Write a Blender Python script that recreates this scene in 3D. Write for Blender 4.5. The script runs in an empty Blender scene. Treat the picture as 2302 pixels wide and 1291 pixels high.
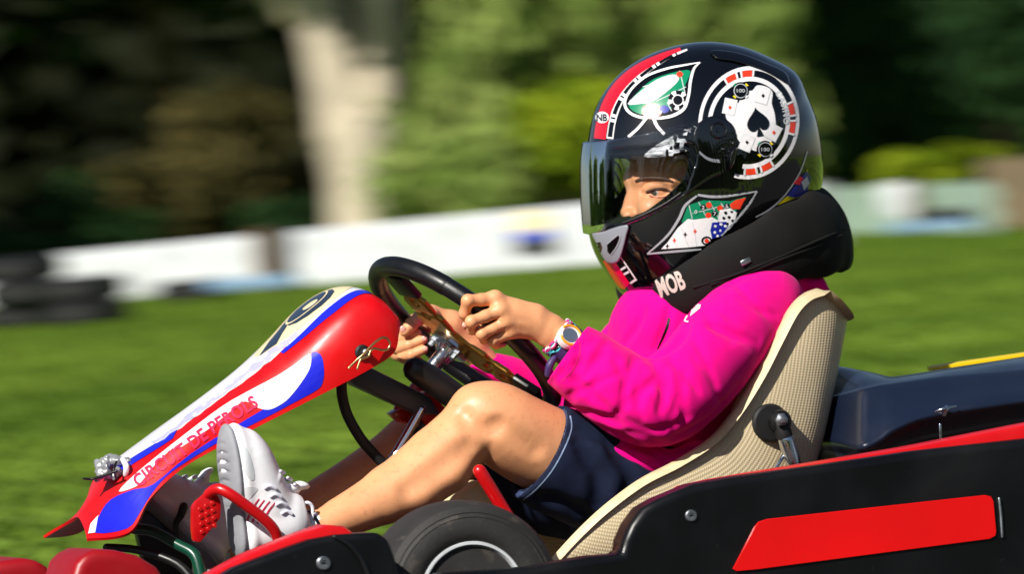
import bpy, bmesh, math, random
import numpy as np
import openvdb
from mathutils import Vector, Matrix, noise as mnoise
from mathutils.bvhtree import BVHTree

random.seed(7)
rng = np.random.default_rng(11)
sc = bpy.context.scene
COL = sc.collection

# ------------------------------------------------------------------ camera
S = 1.45 / 10.0 / 2302.0            # tangent of one photo pixel
ROLL = math.radians(5.0)
PITCH = -0.0167
CAM = np.array([0.0, -10.0, 0.735])
fw = np.array([0.0, math.cos(PITCH), math.sin(PITCH)])
r0 = np.array([1.0, 0.0, 0.0])
u0 = np.array([0.0, -math.sin(PITCH), math.cos(PITCH)])
RV = r0 * math.cos(ROLL) - u0 * math.sin(ROLL)
UV = u0 * math.cos(ROLL) + r0 * math.sin(ROLL)
cam_data = bpy.data.cameras.new('camera')
cam = bpy.data.objects.new('camera', cam_data)
COL.objects.link(cam)
m = Matrix(((RV[0], UV[0], -fw[0], CAM[0]), (RV[1], UV[1], -fw[1], CAM[1]), (RV[2], UV[2], -fw[2], CAM[2]), (0, 0, 0, 1)))
cam.matrix_world = m
cam_data.sensor_fit = 'HORIZONTAL'
cam_data.sensor_width = 36.0
cam_data.lens = 36.0 / (2302.0 * S)
cam_data.clip_start = 0.1
cam_data.clip_end = 3000.0
cam_data.dof.use_dof = True
cam_data.dof.focus_distance = 9.78
cam_data.dof.aperture_fstop = 10.0
cam_data.dof.aperture_ratio = 0.31
sc.camera = cam

# ------------------------------------------------------------------ light
SUN = np.array([-0.42, -0.63, 0.61]); SUN /= np.linalg.norm(SUN)
world = bpy.data.worlds.new('World'); sc.world = world
world.use_nodes = True
wn = world.node_tree
for n in list(wn.nodes): wn.nodes.remove(n)
sky = wn.nodes.new('ShaderNodeTexSky'); sky.sky_type = 'NISHITA'; sky.sun_disc = False
sky.sun_elevation = math.asin(SUN[2]); sky.sun_rotation = math.atan2(SUN[0], SUN[1])
bg = wn.nodes.new('ShaderNodeBackground'); bg.inputs['Strength'].default_value = 0.05
wo = wn.nodes.new('ShaderNodeOutputWorld')
wn.links.new(sky.outputs[0], bg.inputs[0]); wn.links.new(bg.outputs[0], wo.inputs[0])
sl = bpy.data.lights.new('sun', 'SUN'); sl.energy = 5.0; sl.angle = math.radians(0.53); sl.color = (1.0, 0.955, 0.88)
so = bpy.data.objects.new('sun', sl); COL.objects.link(so)
so.rotation_euler = Vector(SUN).to_track_quat('Z', 'Y').to_euler()
so.location = (-3, -4, 6)
sc.view_settings.view_transform = 'Standard'
sc.view_settings.look = 'None'
sc.view_settings.exposure = 0.36
sc.view_settings.gamma = 1.0
sc.view_settings.use_curve_mapping = False
sc.cycles.use_denoising = True
sc.cycles.max_bounces = 8
sc.cycles.transparent_max_bounces = 12
sc.cycles.caustics_reflective = False
sc.cycles.caustics_refractive = False

# ------------------------------------------------------------------ photo pixel -> place
YAW = math.radians(20.0)
LV = np.array([math.sin(YAW), -math.cos(YAW), 0.0])      # driver's left (towards the photographer)
FV = np.array([-math.cos(YAW), -math.sin(YAW), 0.0])     # kart forward
ZV = np.array([0.0, 0.0, 1.0])
PX = 0.00063                                             # metres per photo pixel at the kart

def ray(px, py):
    d = fw + RV * ((px - 1151.0) * S) + UV * ((645.5 - py) * S)
    return d
def K(px, py, l=0.0):
    """point seen at photo pixel (px,py) standing l metres left of the kart's centre plane"""
    d = ray(px, py)
    t = (l - CAM @ LV) / (d @ LV)
    return CAM + d * t
def KD(px, py, dist):
    d = ray(px, py)
    return CAM + d * ((dist - 0.0) / d[1])
def KG(px, py, z=0.0):
    d = ray(px, py)
    return CAM + d * ((z - CAM[2]) / d[2])
def lat(p): return float(np.asarray(p) @ LV)
def mir(p):
    p = np.asarray(p, float)
    return p - 2.0 * (p @ LV)[..., None] * LV if p.ndim > 1 else p - 2.0 * (p @ LV) * LV
def topx(P):
    """world points (…,3) -> photo pixels"""
    q = P - CAM
    z = q @ fw
    return 1151.0 + (q @ RV) / z / S, 645.5 - (q @ UV) / z / S
def plane_hit(px, py, P0, N):
    d = ray(px, py)
    t = ((P0 - CAM) @ N) / (d @ N)
    return CAM + d * t
def nrm(v): 
    v = np.asarray(v, float); return v / np.linalg.norm(v)

def cr(points, n=8, closed=False):
    """Catmull-Rom through points (any dimension)"""
    P = np.asarray(points, float); N = len(P); out = []
    segs = N if closed else N - 1
    for i in range(segs):
        if closed: p0, p1, p2, p3 = P[(i-1) % N], P[i], P[(i+1) % N], P[(i+2) % N]
        else: p0, p1, p2, p3 = P[max(i-1, 0)], P[i], P[i+1], P[min(i+2, N-1)]
        for k in range(n):
            t = k / n
            out.append(0.5 * ((2*p1) + (-p0+p2)*t + (2*p0-5*p1+4*p2-p3)*t*t + (-p0+3*p1-3*p2+p3)*t**3))
    if not closed: out.append(P[-1])
    return np.array(out)

# ------------------------------------------------------------------ materials
def s2l(c):
    c = np.asarray(c, float) / 255.0
    return np.where(c <= 0.04045, c / 12.92, ((c + 0.055) / 1.055) ** 2.4)
MATS = {}
def mat(name, rgb, rough=0.5, metal=0.0, coat=0.0, bump=None, var=None, lin=False, spec=0.5, sheen=0.0, sss=0.0, roughvar=None, dirt=None):
    """rgb sRGB 0-255; bump=(scale,strength,distance); var=(scale,amount); dirt=(scale,rgb,threshold)"""
    mt = bpy.data.materials.new(name); mt.use_nodes = True
    nt = mt.node_tree; b = nt.nodes['Principled BSDF']
    col = np.array(rgb, float) if lin else s2l(rgb)
    b.inputs['Base Color'].default_value = (*col, 1)
    b.inputs['Roughness'].default_value = rough
    b.inputs['Metallic'].default_value = metal
    b.inputs['Specular IOR Level'].default_value = spec
    b.inputs['Coat Weight'].default_value = coat
    b.inputs['Coat Roughness'].default_value = 0.06
    if sheen: b.inputs['Sheen Weight'].default_value = sheen; b.inputs['Sheen Roughness'].default_value = 0.5
    if sss:
        b.inputs['Subsurface Weight'].default_value = sss
        b.inputs['Subsurface Radius'].default_value = (0.008, 0.003, 0.0015)
        b.inputs['Subsurface Scale'].default_value = 0.6
    tc = nt.nodes.new('ShaderNodeTexCoord')
    last = None
    if var:
        nz = nt.nodes.new('ShaderNodeTexNoise'); nz.inputs['Scale'].default_value = var[0]; nz.inputs['Detail'].default_value = 5
        nt.links.new(tc.outputs['Object'], nz.inputs['Vector'])
        mr = nt.nodes.new('ShaderNodeMapRange'); mr.inputs['From Min'].default_value = 0.3; mr.inputs['From Max'].default_value = 0.7
        mr.inputs['To Min'].default_value = 1 - var[1]; mr.inputs['To Max'].default_value = 1 + var[1]
        nt.links.new(nz.outputs['Fac'], mr.inputs['Value'])
        mx = nt.nodes.new('ShaderNodeMix'); mx.data_type = 'RGBA'; mx.blend_type = 'MULTIPLY'; mx.inputs['Factor'].default_value = 1
        mx.inputs[6].default_value = (*col, 1)
        nt.links.new(mr.outputs[0], mx.inputs[7]); last = mx.outputs[2]
        nt.links.new(last, b.inputs['Base Color'])
    if dirt:
        nz = nt.nodes.new('ShaderNodeTexNoise'); nz.inputs['Scale'].default_value = dirt[0]; nz.inputs['Detail'].default_value = 7; nz.inputs['Roughness'].default_value = 0.65
        nt.links.new(tc.outputs['Object'], nz.inputs['Vector'])
        mr = nt.nodes.new('ShaderNodeMapRange'); mr.inputs['From Min'].default_value = dirt[2]; mr.inputs['From Max'].default_value = dirt[2] + 0.14
        mr.inputs['To Max'].default_value = dirt[3] if len(dirt) > 3 else 0.7
        nt.links.new(nz.outputs['Fac'], mr.inputs['Value'])
        mx = nt.nodes.new('ShaderNodeMix'); mx.data_type = 'RGBA'
        nt.links.new(mr.outputs[0], mx.inputs['Factor'])
        if last: nt.links.new(last, mx.inputs[6])
        else: mx.inputs[6].default_value = (*col, 1)
        mx.inputs[7].default_value = (*s2l(dirt[1]), 1)
        nt.links.new(mx.outputs[2], b.inputs['Base Color'])
    if roughvar:
        nz = nt.nodes.new('ShaderNodeTexNoise'); nz.inputs['Scale'].default_value = roughvar[0]; nz.inputs['Detail'].default_value = 6
        nt.links.new(tc.outputs['Object'], nz.inputs['Vector'])
        mr = nt.nodes.new('ShaderNodeMapRange'); mr.inputs['From Min'].default_value = 0.35; mr.inputs['From Max'].default_value = 0.7
        mr.inputs['To Min'].default_value = rough; mr.inputs['To Max'].default_value = rough + roughvar[1]
        nt.links.new(nz.outputs['Fac'], mr.inputs['Value']); nt.links.new(mr.outputs[0], b.inputs['Roughness'])
    if bump:
        nz = nt.nodes.new('ShaderNodeTexNoise'); nz.inputs['Scale'].default_value = bump[0]; nz.inputs['Detail'].default_value = 4
        nt.links.new(tc.outputs['Object'], nz.inputs['Vector'])
        bp = nt.nodes.new('ShaderNodeBump'); bp.inputs['Strength'].default_value = bump[1]; bp.inputs['Distance'].default_value = bump[2]
        nt.links.new(nz.outputs['Fac'], bp.inputs['Height']); nt.links.new(bp.outputs[0], b.inputs['Normal'])
    MATS[name] = mt
    return mt

M_red = mat('red_bodywork_plastic', (212, 4, 12), 0.30, coat=0.2, roughvar=(20, 0.2), bump=(9, 0.06, 0.004), dirt=(52, (132, 10, 14), 0.66, 0.55))
M_reddark = mat('red_painted_tube', (190, 8, 14), 0.25, coat=0.4, roughvar=(30, 0.15))
M_redshade = mat('deep_red_spoiler_plastic', (150, 4, 16), 0.35, roughvar=(14, 0.2))  # red darkened to stand for the shade on the spoiler
M_redpanel = mat('red_side_sticker', (226, 8, 10), 0.38, var=(6, 0.10), dirt=(46, (150, 16, 16), 0.64, 0.6), bump=(30, 0.1, 0.002))
M_white = mat('white_sticker', (236, 234, 236), 0.28, coat=0.3, var=(12, 0.04), dirt=(70, (180, 176, 176), 0.64, 0.5))
M_blue = mat('blue_sticker', (28, 34, 205), 0.25, coat=0.4, roughvar=(20, 0.1))
M_cream = mat('cream_sticker', (246, 228, 178), 0.3, coat=0.3)
M_lilac = mat('worn_lilac_print', (186, 184, 224), 0.3, coat=0.3, dirt=(60, (236, 236, 244), 0.5, 0.8))
M_ink = mat('number_black_print', (38, 50, 70), 0.3, coat=0.3)
M_pinkred = mat('letter_red_print', (226, 40, 84), 0.3)
M_black = mat('black_gloss_shell', (5, 5, 7), 0.07, coat=1.0, spec=0.6)
M_blackp = mat('black_plastic', (11, 11, 13), 0.34, roughvar=(18, 0.2), bump=(60, 0.05, 0.002))
M_pod = mat('black_side_pod_plastic', (9, 9, 11), 0.28, roughvar=(7, 0.3), bump=(14, 0.12, 0.004), spec=0.4, dirt=(38, (60, 60, 62), 0.66, 0.6))
M_rubber = mat('black_rubber', (16, 16, 17), 0.62, bump=(80, 0.1, 0.002), var=(30, 0.25))
M_tyre = mat('tyre_rubber', (38, 36, 35), 0.7, bump=(160, 0.3, 0.0015), var=(14, 0.3), dirt=(40, (92, 84, 74), 0.58, 0.55))
M_navy = mat('navy_engine_cover', (20, 29, 48), 0.24, coat=0.3, roughvar=(10, 0.2), dirt=(240, (150, 160, 175), 0.70, 0.5))
M_yellow = mat('yellow_plastic', (232, 196, 10), 0.4)
M_gold = mat('gold_anodised_alloy', (190, 144, 66), 0.33, metal=1.0, roughvar=(40, 0.15))
M_brass = mat('zinc_wire', (196, 170, 120), 0.32, metal=1.0)
M_chrome = mat('chrome', (205, 212, 220), 0.1, metal=1.0, roughvar=(50, 0.2))
M_steel = mat('dull_steel', (168, 172, 178), 0.34, metal=1.0, roughvar=(40, 0.2))
M_alloy = mat('alloy_rim', (210, 214, 218), 0.38, metal=0.1, var=(20, 0.15))
M_leather = mat('black_leather_grip', (12, 13, 18), 0.36, bump=(900, 0.35, 0.001))
M_greyframe = mat('dark_grey_square_tube', (44, 52, 66), 0.35, roughvar=(20, 0.2), dirt=(40, (90, 92, 96), 0.62))
M_green = mat('dark_green_paint', (8, 66, 48), 0.3, coat=0.3)
M_grey = mat('grey_vent_plastic', (138, 142, 150), 0.32, coat=0.2)
M_silver = mat('silver_sticker', (196, 198, 206), 0.25, metal=0.4)
M_skin = mat('sun_tanned_skin', (226, 160, 114), 0.40, var=(22, 0.10), sss=0.10, bump=(520, 0.22, 0.0010), dirt=(130, (198, 122, 86), 0.55, 0.5), roughvar=(60, 0.2))
M_nail = mat('finger_nail', (238, 168, 152), 0.25, sss=0.2)
M_pink = mat('pink_fleece', (236, 2, 132), 0.9, bump=(700, 0.25, 0.0012), var=(26, 0.04), sheen=0.05, spec=0.1)
M_denim = mat('dark_denim', (20, 28, 52), 0.85, bump=(900, 0.4, 0.001), var=(60, 0.25), spec=0.2)
M_thread = mat('pale_stitching', (128, 148, 180), 0.7)
M_brace = mat('black_neck_brace_cloth', (19, 18, 17), 0.85, bump=(500, 0.3, 0.001), var=(20, 0.2), spec=0.25)
M_shoe = mat('white_trainer_leather', (240, 240, 244), 0.5, var=(40, 0.05), dirt=(34, (176, 174, 176), 0.62, 0.45), bump=(300, 0.12, 0.001))
M_sole = mat('grey_rubber_sole', (142, 144, 150), 0.7, bump=(90, 0.2, 0.002), var=(30, 0.15))
M_lace = mat('white_lace', (226, 226, 238), 0.8, bump=(800, 0.3, 0.001))
M_foam = mat('black_helmet_lining', (13, 16, 22), 0.95, bump=(700, 0.6, 0.002), spec=0.1)
M_orange = mat('orange_red_print', (238, 62, 34), 0.25, coat=0.5)
M_hred = mat('helmet_red_stripe', (226, 18, 40), 0.15, coat=0.8)
M_felt = mat('green_felt_print', (8, 132, 92), 0.25, coat=0.5)
M_pblue = mat('blue_print', (24, 36, 150), 0.25, coat=0.5)
M_pblack = mat('black_print', (6, 6, 9), 0.15, coat=0.6)
M_pyellow = mat('yellow_print', (240, 214, 30), 0.25, coat=0.5)
M_offwhite = mat('grey_white_print', (206, 210, 214), 0.2, coat=0.6)
M_beige = mat('faded_lettering', (196, 180, 172), 0.8)
M_teal = mat('teal_thread', (60, 172, 188), 0.7); M_mag = mat('magenta_thread', (206, 40, 130), 0.7)
M_purple = mat('purple_strap', (62, 44, 96), 0.5); M_watchorange = mat('orange_watch_ring', (240, 160, 30), 0.35)
M_lcd = mat('grey_watch_display', (82, 96, 112), 0.2); M_watchwhite = mat('white_watch_case', (232, 226, 226), 0.35)
M_eye = mat('eye_white', (182, 164, 154), 0.15); M_iris = mat('dark_iris', (62, 60, 58), 0.1); M_brow = mat('brown_brow_hair', (72, 44, 28), 0.7)
M_lip = mat('lip_skin', (190, 104, 92), 0.4)

# woven fibreglass: two-directional weave on the loft's own UV
def weave_mat():
    mt = bpy.data.materials.new('woven_fibreglass'); mt.use_nodes = True
    nt = mt.node_tree; b = nt.nodes['Principled BSDF']; b.inputs['Roughness'].default_value = 0.42
    b.inputs['Coat Weight'].default_value = 0.15
    uv = nt.nodes.new('ShaderNodeUVMap')
    def wave(dirn, scale, ph=0.0):
        w = nt.nodes.new('ShaderNodeTexWave'); w.wave_type = 'BANDS'; w.bands_direction = dirn; w.wave_profile = 'SIN'
        w.inputs['Scale'].default_value = scale; w.inputs['Distortion'].default_value = 1.6; w.inputs['Detail'].default_value = 2
        w.inputs['Detail Scale'].default_value = 0.5
        w.inputs['Phase Offset'].default_value = ph
        nt.links.new(uv.outputs[0], w.inputs['Vector']); return w.outputs['Fac']
    a = wave('X', 88.0); c = wave('Y', 52.0)
    mu = nt.nodes.new('ShaderNodeMath'); mu.operation = 'MULTIPLY'; nt.links.new(a, mu.inputs[0]); nt.links.new(c, mu.inputs[1])
    nz = nt.nodes.new('ShaderNodeTexNoise'); nz.inputs['Scale'].default_value = 9; nz.inputs['Detail'].default_value = 5
    nt.links.new(uv.outputs[0], nz.inputs['Vector'])
    rp = nt.nodes.new('ShaderNodeValToRGB')
    rp.color_ramp.elements[0].color = (*s2l((212, 192, 152)), 1); rp.color_ramp.elements[1].color = (*s2l((230, 215, 182)), 1)
    rp.color_ramp.elements[0].position = 0.0; rp.color_ramp.elements[1].position = 0.55
    nt.links.new(mu.outputs[0], rp.inputs[0])
    mr = nt.nodes.new('ShaderNodeMapRange'); mr.inputs['To Min'].default_value = 0.8; mr.inputs['To Max'].default_value = 1.15
    nt.links.new(nz.outputs['Fac'], mr.inputs['Value'])
    mx = nt.nodes.new('ShaderNodeMix'); mx.data_type = 'RGBA'; mx.blend_type = 'MULTIPLY'; mx.inputs['Factor'].default_value = 1
    nt.links.new(rp.outputs[0], mx.inputs[6]); nt.links.new(mr.outputs[0], mx.inputs[7]); nt.links.new(mx.outputs[2], b.inputs['Base Color'])
    bp = nt.nodes.new('ShaderNodeBump'); bp.inputs['Strength'].default_value = 0.5; bp.inputs['Distance'].default_value = 0.0012
    nt.links.new(mu.outputs[0], bp.inputs['Height']); nt.links.new(bp.outputs[0], b.inputs['Normal'])
    return mt
M_weave = weave_mat()
M_rim = mat('fibreglass_edge', (206, 188, 150), 0.5, bump=(300, 0.3, 0.001), var=(60, 0.12))

def glass_mat():
    mt = bpy.data.materials.new('clear_visor'); mt.use_nodes = True
    nt = mt.node_tree
    for n in list(nt.nodes): nt.nodes.remove(n)
    out = nt.nodes.new('ShaderNodeOutputMaterial')
    tr = nt.nodes.new('ShaderNodeBsdfTransparent'); tr.inputs[0].default_value = (0.95, 0.96, 0.97, 1)
    gl = nt.nodes.new('ShaderNodeBsdfGlossy'); gl.inputs['Roughness'].default_value = 0.03; gl.inputs['Color'].default_value = (0.9, 0.95, 1, 1)
    fr = nt.nodes.new('ShaderNodeFresnel'); fr.inputs['IOR'].default_value = 1.42
    mx = nt.nodes.new('ShaderNodeMixShader')
    nt.links.new(fr.outputs[0], mx.inputs[0]); nt.links.new(tr.outputs[0], mx.inputs[1]); nt.links.new(gl.outputs[0], mx.inputs[2])
    nt.links.new(mx.outputs[0], out.inputs[0])
    return mt
M_visor = glass_mat()
def glare_mat():  # sun glare on visor scratches, painted as a pale streaky film
    mt = bpy.data.materials.new('dried_smear_on_visor'); mt.use_nodes = True; nt = mt.node_tree; b = nt.nodes['Principled BSDF']
    b.inputs['Base Color'].default_value = (0.75, 0.8, 0.86, 1); b.inputs['Roughness'].default_value = 0.5
    tc = nt.nodes.new('ShaderNodeTexCoord'); mp = nt.nodes.new('ShaderNodeMapping'); mp.inputs['Scale'].default_value = (30, 30, 120); mp.inputs['Rotation'].default_value = (0, 0.6, 0)
    nz = nt.nodes.new('ShaderNodeTexNoise'); nz.inputs['Scale'].default_value = 1.0; nz.inputs['Detail'].default_value = 7; nz.inputs['Roughness'].default_value = 0.7
    nt.links.new(tc.outputs['Object'], mp.inputs[0]); nt.links.new(mp.outputs[0], nz.inputs['Vector'])
    mr = nt.nodes.new('ShaderNodeMapRange'); mr.inputs['From Min'].default_value = 0.40; mr.inputs['From Max'].default_value = 0.62; mr.inputs['To Max'].default_value = 0.9
    nt.links.new(nz.outputs['Fac'], mr.inputs['Value']); nt.links.new(mr.outputs[0], b.inputs['Alpha'])
    return mt
M_glare = glare_mat()

# ------------------------------------------------------------------ objects
ORG = {}
def tag(o, label=None, cat=None, group=None, kind=None):
    if label: o['label'] = label
    if cat: o['category'] = cat
    if group: o['group'] = group
    if kind: o['kind'] = kind
    return o
def empty(name, loc, label, cat, group=None):
    o = bpy.data.objects.new(name, None); COL.objects.link(o)
    o.location = Vector(loc); o.empty_display_size = 0.05
    ORG[o] = np.array(loc, float)
    return tag(o, label, cat, group)
def mk(name, V, Fc, mt, parent=None, smooth=True, uvs=None, org=None):
    V = np.asarray(V, float)
    o_ = org if org is not None else (V.min(0) + V.max(0)) / 2
    me = bpy.data.meshes.new(name)
    if isinstance(Fc, np.ndarray):
        nf, k = Fc.shape
        me.vertices.add(len(V)); me.vertices.foreach_set('co', (V - o_).astype(np.float32).ravel())
        me.loops.add(nf * k); me.loops.foreach_set('vertex_index', Fc.astype(np.int32).ravel())
        me.polygons.add(nf); me.polygons.foreach_set('loop_start', np.arange(0, nf * k, k, dtype=np.int32))
        me.polygons.foreach_set('loop_total', np.full(nf, k, dtype=np.int32))
        me.update(calc_edges=True); me.validate()
    else:
        me.from_pydata([tuple(v) for v in (V - o_)], [], [list(f) for f in Fc]); me.update()
    if uvs is not None:
        ul = me.uv_layers.new(name='UVMap')
        idx = np.empty(len(me.loops), dtype=np.int32); me.loops.foreach_get('vertex_index', idx)
        ul.data.foreach_set('uv', np.asarray(uvs, np.float32)[idx].ravel())
    if smooth: me.polygons.foreach_set('use_smooth', [True] * len(me.polygons))
    me.materials.append(mt)
    o = bpy.data.objects.new(name, me); COL.objects.link(o)
    ORG[o] = np.array(o_)
    if parent: o.parent = parent; o.location = Vector(o_ - ORG[parent])
    else: o.location = Vector(o_)
    return o
def autosmooth(o, ang=35):
    me = o.data
    bm = bmesh.new(); bm.from_mesh(me)
    bmesh.ops.recalc_face_normals(bm, faces=bm.faces)
    for e in bm.edges:
        if len(e.link_faces) == 2 and e.calc_face_angle(0) > math.radians(ang): e.smooth = False
    for f in bm.faces: f.smooth = True
    bm.to_mesh(me); bm.free()
    return o
def bevel(o, w, seg=2, ang=30):
    me = o.data; bm = bmesh.new(); bm.from_mesh(me)
    bmesh.ops.recalc_face_normals(bm, faces=bm.faces)
    es = [e for e in bm.edges if len(e.link_faces) == 2 and e.calc_face_angle(0) > math.radians(ang)]
    bmesh.ops.bevel(bm, geom=es, offset=w, segments=seg, profile=0.6, affect='EDGES', clamp_overlap=True)
    bm.to_mesh(me); bm.free()
    return autosmooth(o, 40)

def frames(P):
    P = np.asarray(P, float); n = len(P)
    T = np.gradient(P, axis=0); T /= np.maximum(np.linalg.norm(T, axis=1)[:, None], 1e-12)
    a = np.array([0, 0, 1.0]) if abs(T[0][2]) < 0.9 else np.array([1.0, 0, 0])
    N = np.zeros_like(P); N[0] = nrm(np.cross(T[0], a))
    for i in range(1, n):
        v = N[i-1] - (N[i-1] @ T[i]) * T[i]
        N[i] = nrm(v)
    B = np.cross(T, N)
    return T, N, B
def tube_geo(P, r, seg=12, caps=True, round_caps=True, squash=None):
    P = np.asarray(P, float); n = len(P)
    r = np.full(n, r, float) if np.isscalar(r) else np.asarray(r, float)
    if round_caps and caps:
        d0 = nrm(P[0] - P[1]); d1 = nrm(P[-1] - P[-2])
        pre = [(P[0] + d0 * r[0] * math.sin(a), r[0] * math.cos(a)) for a in (1.4, 1.0, 0.5)]
        post = [(P[-1] + d1 * r[-1] * math.sin(a), r[-1] * math.cos(a)) for a in (0.5, 1.0, 1.4)]
        P = np.array([p for p, _ in pre] + list(P) + [p for p, _ in post]); r = np.array([q for _, q in pre] + list(r) + [q for _, q in post]); n = len(P)
    T, N, B = frames(P)
    V = []
    for i in range(n):
        for j in range(seg):
            a = 2 * math.pi * j / seg
            V.append(P[i] + r[i] * (math.cos(a) * N[i] + math.sin(a) * B[i]))
    Fc = []
    for i in range(n - 1):
        for j in range(seg):
            k = (j + 1) % seg
            Fc.append((i*seg+j, i*seg+k, (i+1)*seg+k, (i+1)*seg+j))
    if caps:
        Fc.append(tuple(range(seg))[::-1]); Fc.append(tuple((n-1)*seg + j for j in range(seg)))
    return np.array(V), Fc
def tube(name, P, r, mt, parent=None, seg=12, closed=False, round_caps=True):
    P = np.asarray(P, float)
    if closed:
        n = len(P); T = np.roll(P, -1, 0) - np.roll(P, 1, 0); T /= np.linalg.norm(T, axis=1)[:, None]
        c = P.mean(0); nn = nrm(np.cross(P[0] - c, P[n//4] - c))
        V = []; Fc = []
        rr = np.full(n, r, float) if np.isscalar(r) else np.asarray(r)
        for i in range(n):
            B = nrm(np.cross(T[i], nn)); 
            for j in range(seg):
                a = 2*math.pi*j/seg; V.append(P[i] + rr[i]*(math.cos(a)*B + math.sin(a)*nn))
        for i in range(n):
            i2 = (i+1) % n
            for j in range(seg):
                k = (j+1) % seg; Fc.append((i*seg+j, i*seg+k, i2*seg+k, i2*seg+j))
        return autosmooth(mk(name, V, Fc, mt, parent), 60)
    V, Fc = tube_geo(P, r, seg, True, round_caps)
    return autosmooth(mk(name, V, Fc, mt, parent), 50)
def pxtube(name, pts, mt, parent=None, n=6, seg=12, round_caps=True):
    """pts: (px,py,l,radius_px)"""
    A = cr(np.array([[*K(p[0], p[1], p[2]), p[3] * PX] for p in pts]), n)
    return tube(name, A[:, :3], A[:, 3], mt, parent, seg, round_caps=round_caps)
def merge(parts):
    V = []; Fc = []; o = 0
    for v, f in parts:
        V.append(np.asarray(v, float)); Fc += [tuple(i + o for i in q) for q in f]; o += len(v)
    return np.concatenate(V), Fc
def box_geo(c, ax, ay, az):
    c = np.asarray(c, float); V = [c + sx*ax + sy*ay + sz*az for sx in (-1, 1) for sy in (-1, 1) for sz in (-1, 1)]
    return np.array(V), [(0,1,3,2),(4,6,7,5),(0,4,5,1),(2,3,7,6),(0,2,6,4),(1,5,7,3)]
def lathe(name, c, axis, prof, mt, parent=None, seg=48, ref=None):
    """prof: list of (along axis, radius)"""
    axis = nrm(axis); a = ref if ref is not None else (np.array([0, 0, 1.0]) if abs(axis[2]) < 0.9 else np.array([1.0, 0, 0]))
    e1 = nrm(np.cross(axis, a)); e2 = np.cross(axis, e1); V = []; Fc = []
    for h, r in prof:
        for j in range(seg):
            t = 2*math.pi*j/seg; V.append(c + axis*h + r*(math.cos(t)*e1 + math.sin(t)*e2))
    n = len(prof)
    for i in range(n-1):
        for j in range(seg):
            k = (j+1) % seg; Fc.append((i*seg+j, i*seg+k, (i+1)*seg+k, (i+1)*seg+j))
    Fc.append(tuple(range(seg))[::-1]); Fc.append(tuple((n-1)*seg+j for j in range(seg)))
    return autosmooth(mk(name, np.array(V), Fc, mt, parent), 35)
def slab(name, pxpoly, l, th, mt, parent=None, bev=0.003, smooth_n=0, bseg=2):
    """upright plate: outline in photo pixels on lateral plane l (number or function of px), thickness th away from the camera"""
    poly = cr(pxpoly, smooth_n, True) if smooth_n else np.asarray(pxpoly, float)
    lf = l if callable(l) else (lambda a, b: l)
    A = np.array([K(p[0], p[1], lf(p[0], p[1])) for p in poly]); Bk = A - LV * th
    n = len(A); V = np.concatenate([A, Bk]); 
    Fc = [tuple(range(n)), tuple(range(2*n-1, n-1, -1))] + [(i, n+i, n+(i+1) % n, (i+1) % n) for i in range(n)]
    o = mk(name, V, Fc, mt, parent)
    if bev: bevel(o, bev, bseg)
    else: autosmooth(o, 30)
    return o
def loft(name, rings, mt, parent=None, closed=False, cap=False, thick=0.0, ang=35, uv=False, pre=None):
    """rings: list of equal-length point lists"""
    R = np.asarray(rings, float); n, k, _ = R.shape
    V = R.reshape(-1, 3); Fc = []
    kk = k if closed else k - 1
    for i in range(n-1):
        for j in range(kk):
            j2 = (j+1) % k; Fc.append((i*k+j, i*k+j2, (i+1)*k+j2, (i+1)*k+j))
    if cap and closed:
        Fc.append(tuple(range(k))[::-1]); Fc.append(tuple((n-1)*k+j for j in range(k)))
    uvs = None
    if uv:
        du = np.linalg.norm(np.diff(R, axis=0), axis=2).mean(1); u = np.concatenate([[0], np.cumsum(du)])
        dv = np.linalg.norm(np.diff(R, axis=1), axis=2); vv = np.concatenate([np.zeros((n, 1)), np.cumsum(dv, axis=1)], axis=1)
        vv = vv - vv[:, [k//2]]
        uvs = np.stack([np.repeat(u[:, None], k, 1), vv], -1).reshape(-1, 2)
    if thick:
        Nn = np.cross(np.gradient(R, axis=0), np.gradient(R, axis=1)); Nn /= np.maximum(np.linalg.norm(Nn, axis=2), 1e-9)[..., None]
        V2 = (R - Nn * thick).reshape(-1, 3); o = n*k
        Fc2 = [tuple(o + q for q in f[::-1]) for f in Fc]
        edge = []
        for i in range(n-1):
            edge.append((i*k, (i+1)*k, o+(i+1)*k, o+i*k)); edge.append(((i+1)*k+k-1, i*k+k-1, o+i*k+k-1, o+(i+1)*k+k-1))
        for j in range(k-1):
            edge.append((j+1, j, o+j, o+j+1)); edge.append(((n-1)*k+j, (n-1)*k+j+1, o+(n-1)*k+j+1, o+(n-1)*k+j))
        V = np.concatenate([V, V2]); Fc = Fc + Fc2 + edge
        if uvs is not None: uvs = np.concatenate([uvs, uvs])
    o = mk(name, V, Fc, mt, parent, uvs=uvs)
    return autosmooth(o, ang)

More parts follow.
